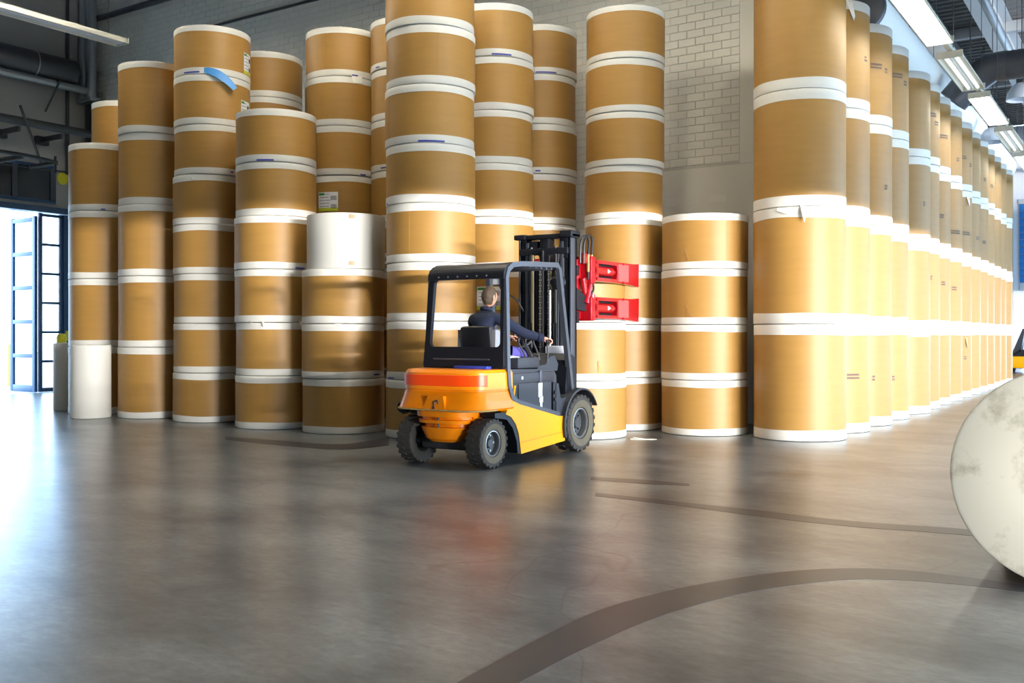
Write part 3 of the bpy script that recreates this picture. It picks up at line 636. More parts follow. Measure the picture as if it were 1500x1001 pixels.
one('connector', GALV, vd, lambda bm: bx(bm, vx.x - 0.3, vx.x + 0.3, W - 0.44, W - 0.16, 7.22, 7.32, 0.02))
for dx, w in ((-0.12, 0.09), (0.16, 0.12)):
    t = one('steel_column', DSTEEL, None, lambda bm: bx(bm, vx.x + dx - w, vx.x + dx + w, W - 0.25, W - 0.012, 0, 7.2, 0.01)); tag(t, 'dark steel channel column standing in the wall corner', 'column', 'corner columns')
pipe('conduit', [(XL + 0.06, onx(97, 60, XL).y, 5.4), (XL + 0.06, onx(97, 60, XL).y, ZC - 0.02)], 0.04, DSTEEL, 'thin dark vertical conduit on the door wall')
X2 = XL + 0.9
r0, r1 = onx(-60, 162, X2), onx(134, 192, X2); rz = (onx(60, 183, X2)).z
dr = thing('door_rail', 'dark steel rail with struts above the glazed door', 'rail', (X2, 0, 0))
one('beam', DSTEEL, dr, lambda bm: tube(bm, [(0, r0.y, rz), (0, r1.y, rz)], 0.10, 12))
for px in (28, 90): 
    yy = onx(px, 190, X2).y; one('bracket', DSTEEL, dr, lambda bm: (bx(bm, -0.9, 0.02, yy - 0.03, yy + 0.03, rz - 0.24, rz - 0.12), bx(bm, -0.9, -0.75, yy - 0.15, yy + 0.15, rz - 0.3, rz - 0.1)))
q0, q1 = onx(25, 155, X2), onx(56, 240, X2); one('strut', DSTEEL, dr, lambda bm: tube(bm, [(0.12, q0.y, q0.z), (0.12, q1.y, q1.z)], 0.03, 8))
opn = thing('door_operator', 'dark chain door operator arm hanging above the glazed door', 'door operator', (X2 + 0.15, 0, 0))
s0, s1, s2 = onx(-20, 222, X2), onx(30, 230, X2), onx(74, 240, X2)
one('arm', DSTEEL, opn, lambda bm: tube(bm, smooth_path([s0, s1, s2], 5) and [Vector((0.1, p.y, p.z)) for p in smooth_path([s0, s1, s2], 5)], 0.05, 8))
l0, l1 = onx(35, 247, X2), onx(72, 240, X2); one('lever', DSTEEL, opn, lambda bm: (tube(bm, [(0.1, l0.y, l0.z), (0.1, l1.y, l1.z)], 0.035, 8), tube(bm, [(0.1, l1.y, l1.z + 0.15), (0.1, l1.y, l1.z - 0.25)], 0.03, 8)))
l2, l3 = onx(-20, 240, X2), onx(22, 233, X2); one('lever', DSTEEL, opn, lambda bm: tube(bm, [(0.1, l2.y, l2.z), (0.1, l3.y, l3.z)], 0.04, 8))
tie = onx(50, 250, X2); one('wall_mount', DSTEEL, opn, lambda bm: bx(bm, -1.03, 0.1, s2.y - 0.03, s2.y + 0.03, s2.z - 0.05, s2.z + 0.05))
one('wall_mount', DSTEEL, opn, lambda bm: bx(bm, -1.03, 0.1, s1.y - 0.03, s1.y + 0.03, s1.z - 0.05, s1.z + 0.05))
pipe('wall_cable', [(XL + 0.03, onx(-30, 232, XL).y, onx(-30, 236, XL).z), (XL + 0.03, onx(108, 252, XL).y, onx(108, 254, XL).z)], 0.02, DSTEEL, 'thin dark cable running along the wall above the door')
g0, g1 = ony(100, 40, W - 0.15), ony(300, -22, W - 0.15)
pipe('wall_pipe', [(g0.x, W - 0.15, g0.z), (-13, W - 0.15, g0.z)], 0.07, DSTEEL, 'dark pipe high along the brick wall near the corner')
# yellow round sign
sp = onx(91, 262, XL); sg = one('round_sign', [YEL, DSTEEL], None, lambda bm: (lathe(bm, [(0.0, 0.03), (0.13, 0.03), (0.15, 0.02), (0.15, 0.0)], 32, 'x')))
sg.location = (XL + 0.002, sp.y, sp.z); tag(sg, 'small round yellow sign on the grey wall by the door', 'sign')
# glazed strip over the door
gl = struct(one('window_1', BLUEFR, None, lambda bm: (bx(bm, XL + 0.0, XL + 0.06, 9.6, onx(80, 250, XL).y, onx(60, 246, XL).z, onx(60, 246, XL).z + 0.08), bx(bm, XL, XL + 0.06, 9.6, onx(80, 290, XL).y, onx(60, 294, XL).z - 0.06, onx(60, 294, XL).z + 0.02))))
zb, zt = onx(60, 294, XL).z, onx(60, 246, XL).z
for pa, pb in ((-70, 15), (26, 72)):
    y0, y1 = onx(pa, 260, XL).y, onx(pb, 260, XL).y; one('pane', DGLASS, gl, lambda bm: bx(bm, XL + 0.01, XL + 0.03, y0, y1, zb, zt))
for px in (20, 76):
    yy = onx(px, 260, XL).y; one('mullion', SLATE, gl, lambda bm: bx(bm, XL, XL + 0.06, yy - 0.07, yy + 0.07, zb, zt))
# door leaves: one closed in the opening, one folded out into the yard
def leaf(name, wid, hgt, panes, st=0.13):
    t = bpy.data.objects.new(name, None); C.objects.link(t); th = 0.04
    def fr(bm):
        bx(bm, 0, st, -th, th, 0, hgt, 0.008); bx(bm, wid - st, wid, -th, th, 0, hgt, 0.008)
        z = 0
        for k in range(panes + 1):
            zc_ = k * (hgt - st) / panes; bx(bm, st, wid - st, -th, th, zc_, zc_ + st * (1.3 if k == 0 else 0.8), 0.006)
    one('leaf_frame', BLUEFR, t, fr)
    for k in range(panes):
        z0 = k * (hgt - st) / panes + st * (1.3 if k == 0 else 0.8); z1 = (k + 1) * (hgt - st) / panes
        one('pane', GLASS, t, lambda bm: bx(bm, st, wid - st, -0.006, 0.006, z0, z1), 0)
    return t
yc0, yc1 = onx(60, 400, XL).y, DOOR[1]
d1 = leaf('door_1', yc1 - yc0 - 0.32, DOOR[2] - 0.02, 6, 0.08); d1.location = (XL - 0.1, yc0, 0.005); d1.rotation_euler = (0, 0, PI / 2); struct(d1)
one('door_post', BLUEFR, d1, lambda bm: bx(bm, yc1 - yc0 - 0.32, yc1 - yc0, -0.08, 0.08, 0, DOOR[2] - 0.02)); 
sgn = one('door_sticker', YEL, d1, lambda bm: bx(bm, yc1 - yc0 - 0.28, yc1 - yc0 - 0.10, -0.085, -0.08, 1.25, 1.5))
e0 = Vector((XL - 0.1, yc0 - 0.06)); e1 = ground(17, 573); dv = e1 - e0
d2 = leaf('door_2', dv.length, DOOR[2] - 0.1, 5); d2.location = (e0.x, e0.y, 0.005); d2.rotation_euler = (0, 0, math.atan2(dv.y, dv.x)); struct(d2)
struct(one('trim_door', BLUEFR, None, lambda bm: bx(bm, XL - 0.3, XL + 0.04, DOOR[0], DOOR[1], DOOR[2] - 0.001, DOOR[2] + 0.14)))
bp_ = ground(15, 566); bo = thing('bollard', 'yellow post standing outside the open glazed door', 'bollard', (bp_.x, bp_.y, -0.004))
one('post', YEL, bo, lambda bm: tube(bm, [(0, 0, 0), (0, 0, 1.15)], 0.06, 16)); one('foot_plate', YEL, bo, lambda bm: bx(bm, -0.15, 0.3, -0.12, 0.12, 0, 0.02))
# yellow cap seen behind the small white roll
cp = thing('floor_bollard', 'short yellow-topped post behind the small white roll by door', 'bollard', (*onx(90, 570, -19.0).xy, 0)); 
one('post', DSTEEL, cp, lambda bm: tube(bm, [(0, 0, 0), (0, 0, 1.22)], 0.09, 16)); one('cap', YEL, cp, lambda bm: lathe(bm, [(0.1, 1.2), (0.1, 1.36), (0.07, 1.42), (0, 1.43)], 16))
# ================================================================== THE FORKLIFT  (local: x right, y forward, z up; origin under the rear axle)
FX, FY = -6.33, 8.44
FK = thing('forklift', 'yellow counterbalance forklift with red paper roll clamp, lifting beside the stacks', 'forklift', (FX, FY, 0))
def plan(hw, yr, yf, n=3.0, k=28, yc=0.12):
    """rounded rear outline: from front right round the rear to front left"""
    pts = [(hw, yf)]
    for j in range(k + 1):
        t = PI * j / k; c, s_ = math.cos(t), math.sin(t)
        pts.append((hw * math.copysign(abs(c) ** (2 / n), c), yc - (yc - yr) * abs(s_) ** (2 / n)))
    pts.append((-hw, yf)); return pts
def loft(bm, levels, capb=True, capt=True):
    rings = [[bm.verts.new((x, y, z)) for x, y in plan(hw, yr, yf, n)] for z, hw, yr, yf, n in levels]
    for A, B in zip(rings, rings[1:]):
        k = len(A)
        for j in range(k): bm.faces.new((A[j], A[(j + 1) % k], B[(j + 1) % k], B[j]))
    if capb: bm.faces.new(rings[0][::-1])
    if capt: bm.faces.new(rings[-1])
cw = one('counterweight', FORA, FK, lambda bm: loft(bm, [(0.60, 0.57, -0.30, 0.34, 4.2), (0.625, 0.585, -0.335, 0.34, 4.2), (0.66, 0.575, -0.325, 0.34, 4.2), (0.74, 0.56, -0.285, 0.36, 4.2), (0.80, 0.552, -0.262, 0.36, 4.2), (0.805, 0.546, -0.252, 0.36, 4.2), (0.818, 0.546, -0.252, 0.36, 4.2), (0.823, 0.555, -0.262, 0.36, 4.2), (1.0, 0.55, -0.25, 0.36, 4.2), (1.03, 0.53, -0.225, 0.35, 4.2), (1.035, 0.50, -0.19, 0.33, 4.2)]), 28)
def strip(bm):
    P = [p for p in plan(0.556, -0.262, 0.36, 4.2, 60) if p[1] < -0.02 and abs(p[0]) < 0.545]
    rows = [(0.862, 1.0), (0.866, 1.008), (0.975, 1.008), (0.979, 1.0)]
    R = [[bm.verts.new((x * f, y * f - (0.004 if f > 1 else 0), z)) for x, y in P] for z, f in rows]
    for A, B in zip(R, R[1:]):
        for j in range(len(P) - 1): bm.faces.new((A[j], A[j + 1], B[j + 1], B[j]))
one('light_strip', FRED, cw, strip)
def bedge(bm):
    P = [p for p in plan(0.592, -0.343, 0.34, 4.2, 60) if p[1] < 0.12]; tube(bm, [(x, y, 0.612) for x, y in P], (0.010), 6)
one('bumper_edge', WORN, cw, bedge)
def chin(bm):
    sec = [(0.60, 0.36, -0.30), (0.535, 0.355, -0.295), (0.53, 0.33, -0.22), (0.505, 0.33, -0.22), (0.50, 0.345, -0.285), (0.465, 0.335, -0.28), (0.46, 0.30, -0.20), (0.425, 0.30, -0.20), (0.42, 0.315, -0.27), (0.30, 0.25, -0.245), (0.265, 0.19, -0.21)]
    R = []
    for z, hw, yr in sec:
        P = [(hw, 0.16)] + [(hw * math.copysign(abs(math.cos(t)) ** 0.55, math.cos(t)), yr + (0.16 - yr) * (1 - abs(math.sin(t)) ** 0.55)) for t in [PI * j / 16 for j in range(17)]] + [(-hw, 0.16)]
        R.append([bm.verts.new((x, y, z)) for x, y in P])
    for A, B in zip(R, R[1:]):
        k = len(A)
        for j in range(k): bm.faces.new((A[j], A[(j + 1) % k], B[(j + 1) % k], B[j]))
    bm.faces.new(R[0]); bm.faces.new(R[-1][::-1])
ch = one('tow_bracket', FORA, FK, chin, 30)
one('tow_pin', DSTEEL, ch, lambda bm: (tube(bm, [(0.02, -0.25, 0.42), (0.02, -0.27, 0.60), (0.02, -0.345, 0.64)], 0.013, 8), tube(bm, [(0.02, -0.33, 0.62), (0.02, -0.335, 0.70), (0.07, -0.335, 0.715), (0.075, -0.33, 0.68)], 0.011, 8)))
one('tow_eye', FORA, FK, lambda bm: prism(bm, [(-0.13, 0.62), (0.17, 0.62), (0.14, 0.76), (-0.06, 0.76)], -0.335, -0.25, 'y'))
one('underside', FORA, FK, lambda bm: prism(bm, [(-0.1, 0.6), (0.34, 0.6), (0.30, 0.40), (0.0, 0.38)], 0.05, 0.34, 'x'))
one('axle', DSTEEL, FK, lambda bm: (bx(bm, -0.36, 0.36, -0.07, 0.10, 0.17, 0.33, 0.03), bx(bm, -0.34, 0.34, 0.09, 0.36, 0.15, 0.55), tube(bm, [(-0.45, 0, 0.26), (0.45, 0, 0.26)], 0.05, 12)))
# yellow flank panels and dark battery box
poly = [(0.24, 0.64), (0.34, 0.69), (0.48, 0.645), (1.31, 0.46), (1.43, 0.455), (1.44, 0.165), (0.50, 0.105), (0.475, 0.22), (0.45, 0.33), (0.39, 0.44), (0.30, 0.52), (0.20, 0.555)]
def flank(s):
    bm = NB(); prism(bm, poly, s * 0.50, s * 0.575, 'x'); bevel_all(bm, 0.012, 2, 40); return finish(bm, 'side_panel', FYEL, FK, 30)
for s in (1, -1):
    f = flank(s); one('panel_crease', FORA, f, lambda bm: prism(bm, [(0.50, 0.235), (1.43, 0.28), (1.43, 0.27), (0.50, 0.225)], s * 0.572, s * 0.579, 'x'))
    one('wheel_arch', BLACK, f, lambda bm: prism(bm, [(0.20, 0.575), (0.31, 0.545), (0.405, 0.455), (0.465, 0.34), (0.49, 0.22), (0.51, 0.105), (0.44, 0.12), (0.42, 0.25), (0.34, 0.40), (0.22, 0.50), (0.0, 0.53), (0.0, 0.58)], s * 0.40, s * 0.568, 'x'))
one('chassis', BLACK, FK, lambda bm: bx(bm, -0.34, 0.34, 0.34, 1.9, 0.16, 0.46, 0.02))
bb = NB(); prism(bb, [(0.33, 0.68), (1.33, 0.465), (1.32, 0.93), (1.26, 1.005), (0.33, 1.03)], -0.53, 0.53, 'x'); bevel_all(bb, 0.012); hood = finish(bb, 'battery_hood', CHAR, FK, 30)
for s in (1, -1): one('hood_rail', CHAR, hood, lambda bm: bx(bm, s * 0.52, s * 0.552, 0.36, 1.24, 0.87, 0.985, 0.012))
one('hood_dot', LABEL, hood, lambda bm: bx(bm, 0.552, 0.554, 0.54, 0.57, 0.915, 0.945))
one('side_door', CHAR, hood, lambda bm: (lambda P: prism(bm, P, 0.528, 0.542, 'x'))([(0.50, 0.66), (1.19, 0.51), (1.19, 0.85), (0.50, 0.86)]))
one('door_gap', BLACK, hood, lambda bm: bx(bm, 0.525, 0.5325, 0.37, 0.47, 0.70, 0.86))
one('gap_strut', FYEL, hood, lambda bm: tube(bm, [(0.536, 0.40, 0.71), (0.536, 0.43, 0.85)], 0.012, 6))
one('latch', BLACK, hood, lambda bm: (bx(bm, 0.535, 0.56, 1.205, 1.27, 0.52, 0.86, 0.012), lathe(bm, [(0.0, 0.03), (0.022, 0.03), (0.03, 0.0)], 14, 'x', (0.545, 1.235, 0.74)), lathe(bm, [(0.0, 0.03), (0.022, 0.03), (0.03, 0.0)], 14, 'x', (0.545, 1.235, 0.66))))
stk = one('white_sticker', LABEL, hood, lambda bm: (bx(bm, 0.542, 0.545, 0.905, 0.985, 0.70, 0.86), bx(bm, 0.542, 0.545, 0.93, 1.0, 0.64, 0.71), bx(bm, 0.542, 0.545, 0.945, 0.985, 0.57, 0.64)))
one('hood_tongue', SLATE, hood, lambda bm: bx(bm, 0.545, 0.560, 0.91, 0.965, 0.86, 1.0, 0.004))
# step, floor plate, front cowl
fp = NB(); prism(fp, [(1.33, 0.45), (1.62, 0.45), (1.70, 0.72), (1.84, 0.72), (1.84, 1.12), (1.70, 1.18), (1.62, 1.10), (1.56, 0.62), (1.37, 0.56), (1.33, 0.60)], -0.50, 0.50, 'x'); bevel_all(fp, 0.012); finish(fp, 'front_cowl', BLACK, FK, 30)
one('step', CHAR, FK, lambda bm: (prism(bm, [(1.28, 0.465), (1.46, 0.455), (1.56, 0.53), (1.60, 0.68), (1.38, 0.66), (1.33, 0.84), (1.28, 0.84)], 0.40, 0.555, 'x')))
one('document_box', PALE, FK, lambda bm: bx(bm, 0.14, 0.42, 1.70, 1.80, 1.17, 1.27, 0.02))
# fenders
for s in (1, -1):
    def fen(bm):
        r0 = 0.40; cols = []
        for k in range(22):
            a = math.radians(28 + 172 * k / 21); cc = []
            for rr, xx in ((r0, 0.36), (r0, 0.60), (r0 + 0.0, 0.615), (r0 + 0.022, 0.61), (r0 + 0.022, 0.36)):
                cc.append(bm.verts.new((s * xx, 1.80 - rr * math.cos(PI - a) * -1 if False else 1.80 + rr * math.cos(a), 0.345 + rr * math.sin(a))))
            cols.append(cc)
        for A, B in zip(cols, cols[1:]):
            for j in range(5): bm.faces.new((A[j], A[(j + 1) % 5], B[(j + 1) % 5], B[j]))
        bm.faces.new(cols[0]); bm.faces.new(cols[-1][::-1])
    one('fender', CHAR, FK, fen)
# wheels
def wheel(name, x, y, r, w, s, drive):
    z = r; rim_r = r * 0.54
    rim = one(name, DSTEEL, FK, lambda bm: (lathe(bm, [(rim_r, -w * 0.40), (rim_r, w * 0.40), (rim_r * 0.94, w * 0.42), (rim_r * 0.86, w * 0.34), (rim_r * 0.80, w * 0.12), (rim_r * 0.40, w * 0.05), (rim_r * 0.36, w * 0.18), (rim_r * 0.30, w * 0.26), (0, w * 0.26)] if s > 0 else [(rim_r, w * 0.40), (rim_r, -w * 0.40), (rim_r * 0.94, -w * 0.42), (rim_r * 0.86, -w * 0.34), (rim_r * 0.80, -w * 0.12), (rim_r * 0.40, -w * 0.05), (rim_r * 0.36, -w * 0.18), (rim_r * 0.30, -w * 0.26), (0, -w * 0.26)], 36, 'x', (x, y, z))))
    one('rim_ring', GALV, rim, lambda bm: lathe(bm, [(rim_r * 0.95, s * w * 0.425), (rim_r * 0.90, s * w * 0.43), (rim_r * 0.87, s * w * 0.36)], 36, 'x', (x, y, z)))
    def tyre(bm):
        hwid = w / 2
        prof = [(rim_r, -hwid * 0.8), (r * 0.66, -hwid * 0.98), (r * 0.82, -hwid), (r * 0.93, -hwid * 0.93), (r * 0.965, -hwid * 0.8), (r * 0.97, 0), (r * 0.965, hwid * 0.8), (r * 0.93, hwid * 0.93), (r * 0.82, hwid), (r * 0.66, hwid * 0.98), (rim_r, hwid * 0.8)]
        lathe(bm, prof, 44, 'x', (x, y, z))
        n = 22
        for k in range(n):           # tread lugs, staggered left and right
            for sd in (-1, 1):
                a = 2 * PI * (k + (0.5 if sd > 0 else 0)) / n
                M = Matrix.Rotation(a, 3, 'X')
                vs = []
                for (xx, da, rr) in ((0.0, -0.055, 0.96), (1.0, -0.075, 0.90), (1.0, 0.075, 0.90), (0.0, 0.055, 0.96), (0.0, -0.045, 1.0), (0.97, -0.06, 0.985), (0.97, 0.06, 0.985), (0.0, 0.045, 1.0)):
                    an = a + da + (0.07 * (1 - xx)); vs.append(bm.verts.new((x + sd * hwid * xx, y + r * rr * math.cos(an), z + r * rr * math.sin(an))))
                for q in ((4, 5, 6, 7), (0, 1, 5, 4), (1, 2, 6, 5), (2, 3, 7, 6), (3, 0, 4, 7)): bm.faces.new([vs[i] for i in q])
    ty = one('tyre', RUBBER, rim, tyre, 30)
    one('sidewall_dust', RUBDUST, rim, lambda bm: lathe(bm, [(rim_r * 1.03, s * w * 0.455), (r * 0.66, s * (w * 0.49 + 0.0015)), (r * 0.80, s * (w * 0.5 + 0.0015))], 44, 'x', (x, y, z)))
    for k in range(8 if drive else 5):
        a = 2 * PI * k / (8 if drive else 5); one('wheel_nut', GALV if not drive else DSTEEL, rim, lambda bm: lathe(bm, [(0.014, s * w * 0.05), (0.014, s * w * 0.17), (0, s * w * 0.18)], 6, 'x', (x, y + rim_r * 0.6 * math.cos(a), z + rim_r * 0.6 * math.sin(a))))
wheel('rear_wheel', 0.46, 0.0, 0.262, 0.20, 1, False); wheel('rear_wheel', -0.46, 0.0, 0.262, 0.20, -1, False)
wheel('front_wheel', 0.48, 1.80, 0.345, 0.24, 1, True); wheel('front_wheel', -0.48, 1.80, 0.345, 0.24, -1, True)
# overhead guard
def rail_path(s): return [(s * 0.545, 1.33, 0.475), (s * 0.545, 0.46, 0.665), (s * 0.545, 0.34, 0.73), (s * 0.545, 0.285, 0.86), (s * 0.54, 0.27, 1.05), (s * 0.50, 0.30, 2.03), (s * 0.50, 0.335, 2.11), (s * 0.50, 0.42, 2.165), (s * 0.50, 0.6, 2.185), (s * 0.50, 1.36, 2.215), (s * 0.50, 1.42, 2.17), (s * 0.515, 1.70, 0.70)]
def rrect(x0, x1, z0, z1, rc, k=5):
    P = []
    for cx_, cz_, a0 in ((x1 - rc, z1 - rc, 0), (x0 + rc, z1 - rc, 90), (x0 + rc, z0 + rc, 180), (x1 - rc, z0 + rc, 270)):
        for j in range(k + 1): a = math.radians(a0 + 90 * j / k); P.append((cx_ + rc * math.cos(a), cz_ + rc * math.sin(a)))
    return P
def hoop(bm):
    O = rrect(-0.545, 0.545, 1.02, 2.12, 0.06); I = rrect(-0.475, 0.50, 1.27, 2.02, 0.05)
    def Y(z): return 0.19 + (z - 1.0) * 0.075
    def sc(x, z): return x * (1 - 0.075 * (z - 1.0))
    vo = [[bm.verts.new((sc(x, z), Y(z) + d, z)) for x, z in O] for d in (0, 0.05)]; vi = [[bm.verts.new((sc(x, z), Y(z) + d, z)) for x, z in I] for d in (0, 0.05)]
    n = len(O)
    for j in range(n):
        k = (j + 1) % n
        bm.faces.new((vo[0][j], vo[0][k], vi[0][k], vi[0][j])); bm.faces.new((vo[1][k], vo[1][j], vi[1][j], vi[1][k]))
        bm.faces.new((vo[0][k], vo[0][j], vo[1][j], vo[1][k])); bm.faces.new((vi[0][j], vi[0][k], vi[1][k], vi[1][j]))
og = one('overhead_guard', BLACK, FK, hoop, 30)
for s in (1, -1): one('guard_rail', SLATE, og, lambda bm: tube(bm, rail_path(s), (0.028), 4, square=True))
one('hoop_rib', SLATE, og, lambda bm: tube(bm, [(-0.40, 0.195, 1.135), (0.36, 0.195, 1.135)], 0.009, 8))
def rsheet(bm):
    prof = [(0.245, 2.01), (0.25, 2.07), (0.275, 2.12), (0.33, 2.165), (0.42, 2.19), (0.52, 2.20), (0.52, 2.17), (0.42, 2.16), (0.34, 2.135), (0.295, 2.10), (0.28, 2.05), (0.28, 2.01)]
    prism(bm, prof, -0.515, 0.515, 'x')
one('roof_sheet', BLACK, og, rsheet)
for k in range(6): one('bolt', GALV, og, lambda bm: lathe(bm, [(0.008, 0.0), (0.008, -0.008), (0, -0.009)], 8, 'y', (-0.36 + 0.13 * k, 0.247, 2.045)))
for k in range(7): one('roof_bar', SLATE, og, lambda bm: bx(bm, -0.48, 0.48, 0.60 + 0.115 * k, 0.63 + 0.115 * k, 2.155, 2.20, 0.005))
one('front_bar', BLACK, og, lambda bm: bx(bm, -0.52, 0.52, 1.34, 1.42, 2.16, 2.235, 0.01))
wl = one('rear_work_light', CHAR, FK, lambda bm: bx(bm, 0.335, 0.435, 0.30, 0.36, 1.94, 2.04, 0.012)); one('lens', LAMPG, wl, lambda bm: bx(bm, 0.335, 0.43, 0.288, 0.302, 1.945, 2.035, 0.012))
fl2 = one('front_work_light', BLACK, FK, lambda bm: lathe(bm, [(0, -0.07), (0.05, -0.07), (0.085, -0.01), (0.095, 0.05), (0.09, 0.055)], 24, 'y', (0.36, 1.62, 2.03))); one('lens', LAMPG, fl2, lambda bm: lathe(bm, [(0.088, 0.052), (0.0, 0.065)], 24, 'y', (0.36, 1.62, 2.03)))
one('lamp_stalk', BLACK, fl2, lambda bm: tube(bm, [(0.36, 1.62, 2.08), (0.36, 1.60, 2.20)], 0.012, 8))
one('mirror', BLACK, FK, lambda bm: (bx(bm, -0.60, -0.52, 1.60, 1.63, 1.58, 1.76, 0.012), tube(bm, [(-0.53, 1.48, 1.95), (-0.56, 1.62, 1.75)], 0.008, 6)))
# seat, arm console, levers, steering
se = one('seat', VINYL, FK, lambda bm: (bx(bm, -0.30, 0.26, 0.62, 1.10, 1.03, 1.14, 0.03)))
def bk(bm):
    box(bm, (-0.06, 0.575, 1.32), (0.42, 0.10, 0.36), Matrix.Rotation(0.12, 3, 'X'), 0.03)
one('backrest', VINYL, se, bk)
one('bolster', GVINYL, se, lambda bm: (prism(bm, [(0.54, 1.12), (0.74, 1.14), (0.66, 1.44), (0.55, 1.46)], 0.15, 0.20, 'x'), prism(bm, [(0.54, 1.12), (0.74, 1.14), (0.66, 1.44), (0.55, 1.46)], -0.32, -0.27, 'x')))
one('arm_console', CHAR, FK, lambda bm: bx(bm, 0.20, 0.50, 0.55, 1.00, 1.03, 1.15, 0.012)); one('paper_note', LABEL, FK, lambda bm: box(bm, (0.34, 0.62, 1.16), (0.14, 0.2, 0.01), Matrix.Rotation(0.12, 3, 'Y')))
lc = NB(); prism(lc, [(1.02, 1.0), (1.46, 0.98), (1.48, 1.06), (1.40, 1.16), (1.30, 1.15), (1.20, 1.06), (1.02, 1.05)], 0.16, 0.46, 'x'); bevel_all(lc, 0.012); finish(lc, 'lever_console', CHAR, FK, 30)
LEV = [(0.20, 1.18, 1.02, 1.34), (0.27, 1.22, 1.06, 1.34), (0.34, 1.26, 1.12, 1.35), (0.45, 1.25, 1.25, 1.335)]
for x, yb, yt, zt in LEV:
    lv = one('lever', DSTEEL, FK, lambda bm: tube(bm, smooth_path([(x, yb, 1.08), (x, yb - 0.03 if yt < yb else yb + 0.01, 1.17), (x, yt, zt - 0.03)], 4), [0.016, 0.014, 0.012, 0.011, 0.010, 0.010, 0.010, 0.010, 0.010], 8)); one('knob', BLACK, lv, lambda bm: lathe(bm, [(0.0, -0.035), (0.012, -0.03), (0.017, 0.0), (0.014, 0.025), (0, 0.032)], 12, 'z', (x, yt, zt)))
sw = one('steering_wheel', VINYL, FK, lambda bm: [tube(bm, [Vector((-0.05 + 0.17 * math.cos(t), 1.46 + 0.15 * math.sin(t), 1.34 + 0.10 * math.sin(t))) for t in [2 * PI * j / 28 for j in range(29)]], 0.014, 8), tube(bm, [(-0.21, 1.46, 1.34), (0.11, 1.46, 1.34)], 0.011, 6), tube(bm, [(-0.05, 1.46, 1.34), (-0.05, 1.72, 1.08)], 0.03, 10)])
# mast
mast = one('mast', BLACK, FK, lambda bm: [[bx(bm, s * 0.345, s * 0.43, 2.08, 2.10, 0.12, 2.60), bx(bm, s * 0.345, s * 0.43, 2.22, 2.24, 0.12, 2.60), bx(bm, s * 0.41, s * 0.43, 2.08, 2.24, 0.12, 2.60)] for s in (1, -1)])
for s in (1, -1):
    one('outer_rail', SLATE, mast, lambda bm: bx(bm, s * 0.43, s * 0.455, 2.06, 2.16, 0.12, 2.60, 0.006)); one('inner_rail', SLATE, mast, lambda bm: bx(bm, s * 0.27, s * 0.33, 2.05, 2.20, 0.15, 2.56, 0.008))
    one('lift_cylinder', BLACK, mast, lambda bm: tube(bm, [(s * 0.21, 2.04, 0.15), (s * 0.21, 2.04, 1.55)], 0.035, 14)); one('cylinder_rod', DSTEEL, mast, lambda bm: tube(bm, [(s * 0.21, 2.04, 1.55), (s * 0.21, 2.04, 2.5)], 0.02, 12))
    one('lift_chain', GALV, mast, lambda bm: [bx(bm, s * 0.075 - (0.018 if k % 2 else 0.012), s * 0.075 + (0.018 if k % 2 else 0.012), 2.06, 2.075, 0.5 + k * 0.035, 0.5 + k * 0.035 + 0.028) for k in range(54)])
one('cylinder_rod', CHROME, mast, lambda bm: tube(bm, [(0.15, 1.99, 1.0), (0.15, 1.99, 1.95)], 0.014, 10))
one('hose', BRASS, mast, lambda bm: tube(bm, [(-0.15, 2.0, 1.45), (-0.15, 2.0, 2.4)], 0.009, 8)); one('hose', HOSE, mast, lambda bm: tube(bm, smooth_path([(-0.40, 1.5, 2.1), (-0.46, 1.7, 1.95), (-0.42, 1.95, 1.85), (-0.36, 2.05, 1.7)], 5), 0.012, 8))
one('hose', HOSE, mast, lambda bm: tube(bm, [(0.02, 2.0, 0.9), (0.02, 2.0, 2.45)], 0.016, 8)); one('hose', HOSE, mast, lambda bm: tube(bm, [(0.28, 2.0, 0.9), (0.28, 2.0, 2.4)], 0.014, 8))
one('cross_head', BLACK, mast, lambda bm: (bx(bm, -0.50, 0.50, 2.02, 2.22, 2.60, 2.655, 0.012), bx(bm, 0.30, 0.50, 2.0, 2.24, 2.60, 2.685, 0.015), bx(bm, -0.50, -0.30, 2.0, 2.24, 2.60, 2.665, 0.015)))
one('cross_bar', BLACK, mast, lambda bm: (bx(bm, -0.42, 0.42, 2.02, 2.10, 2.40, 2.48, 0.01), bx(bm, -0.07, 0.08, 2.04, 2.2, 2.3, 2.60, 0.01), bx(bm, -0.40, -0.12, 2.06, 2.2, 2.44, 2.58, 0.01), bx(bm, 0.26, 0.40, 2.06, 2.2, 2.35, 2.60, 0.01)))
one('cross_bar', BLACK, mast, lambda bm: bx(bm, -0.42, 0.42, 2.16, 2.24, 1.0, 1.2, 0.01)); one('lower_bar', BLACK, mast, lambda bm: bx(bm, -0.42, 0.42, 2.06, 2.24, 0.14, 0.30, 0.01))
one('chain_wheel', DSTEEL, mast, lambda bm: [lathe(bm, [(0.0, -0.02), (0.06, -0.02), (0.05, 0.0), (0.06, 0.02), (0, 0.02)], 20, 'x', (x, 2.08, 2.44)) for x in (0.075, -0.075)])
one('mast_shade_panel', DGLASS, mast, lambda bm: (bx(bm, 0.10, 0.34, 2.215, 2.235, 0.5, 2.35), bx(bm, -0.34, 0.10, 2.215, 2.235, 0.5, 2.3)))  # dark panels added between the rails, standing for the shade inside
mast.scale = (0.84, 1, 1); mast.location = (-0.03, -0.09, 0)
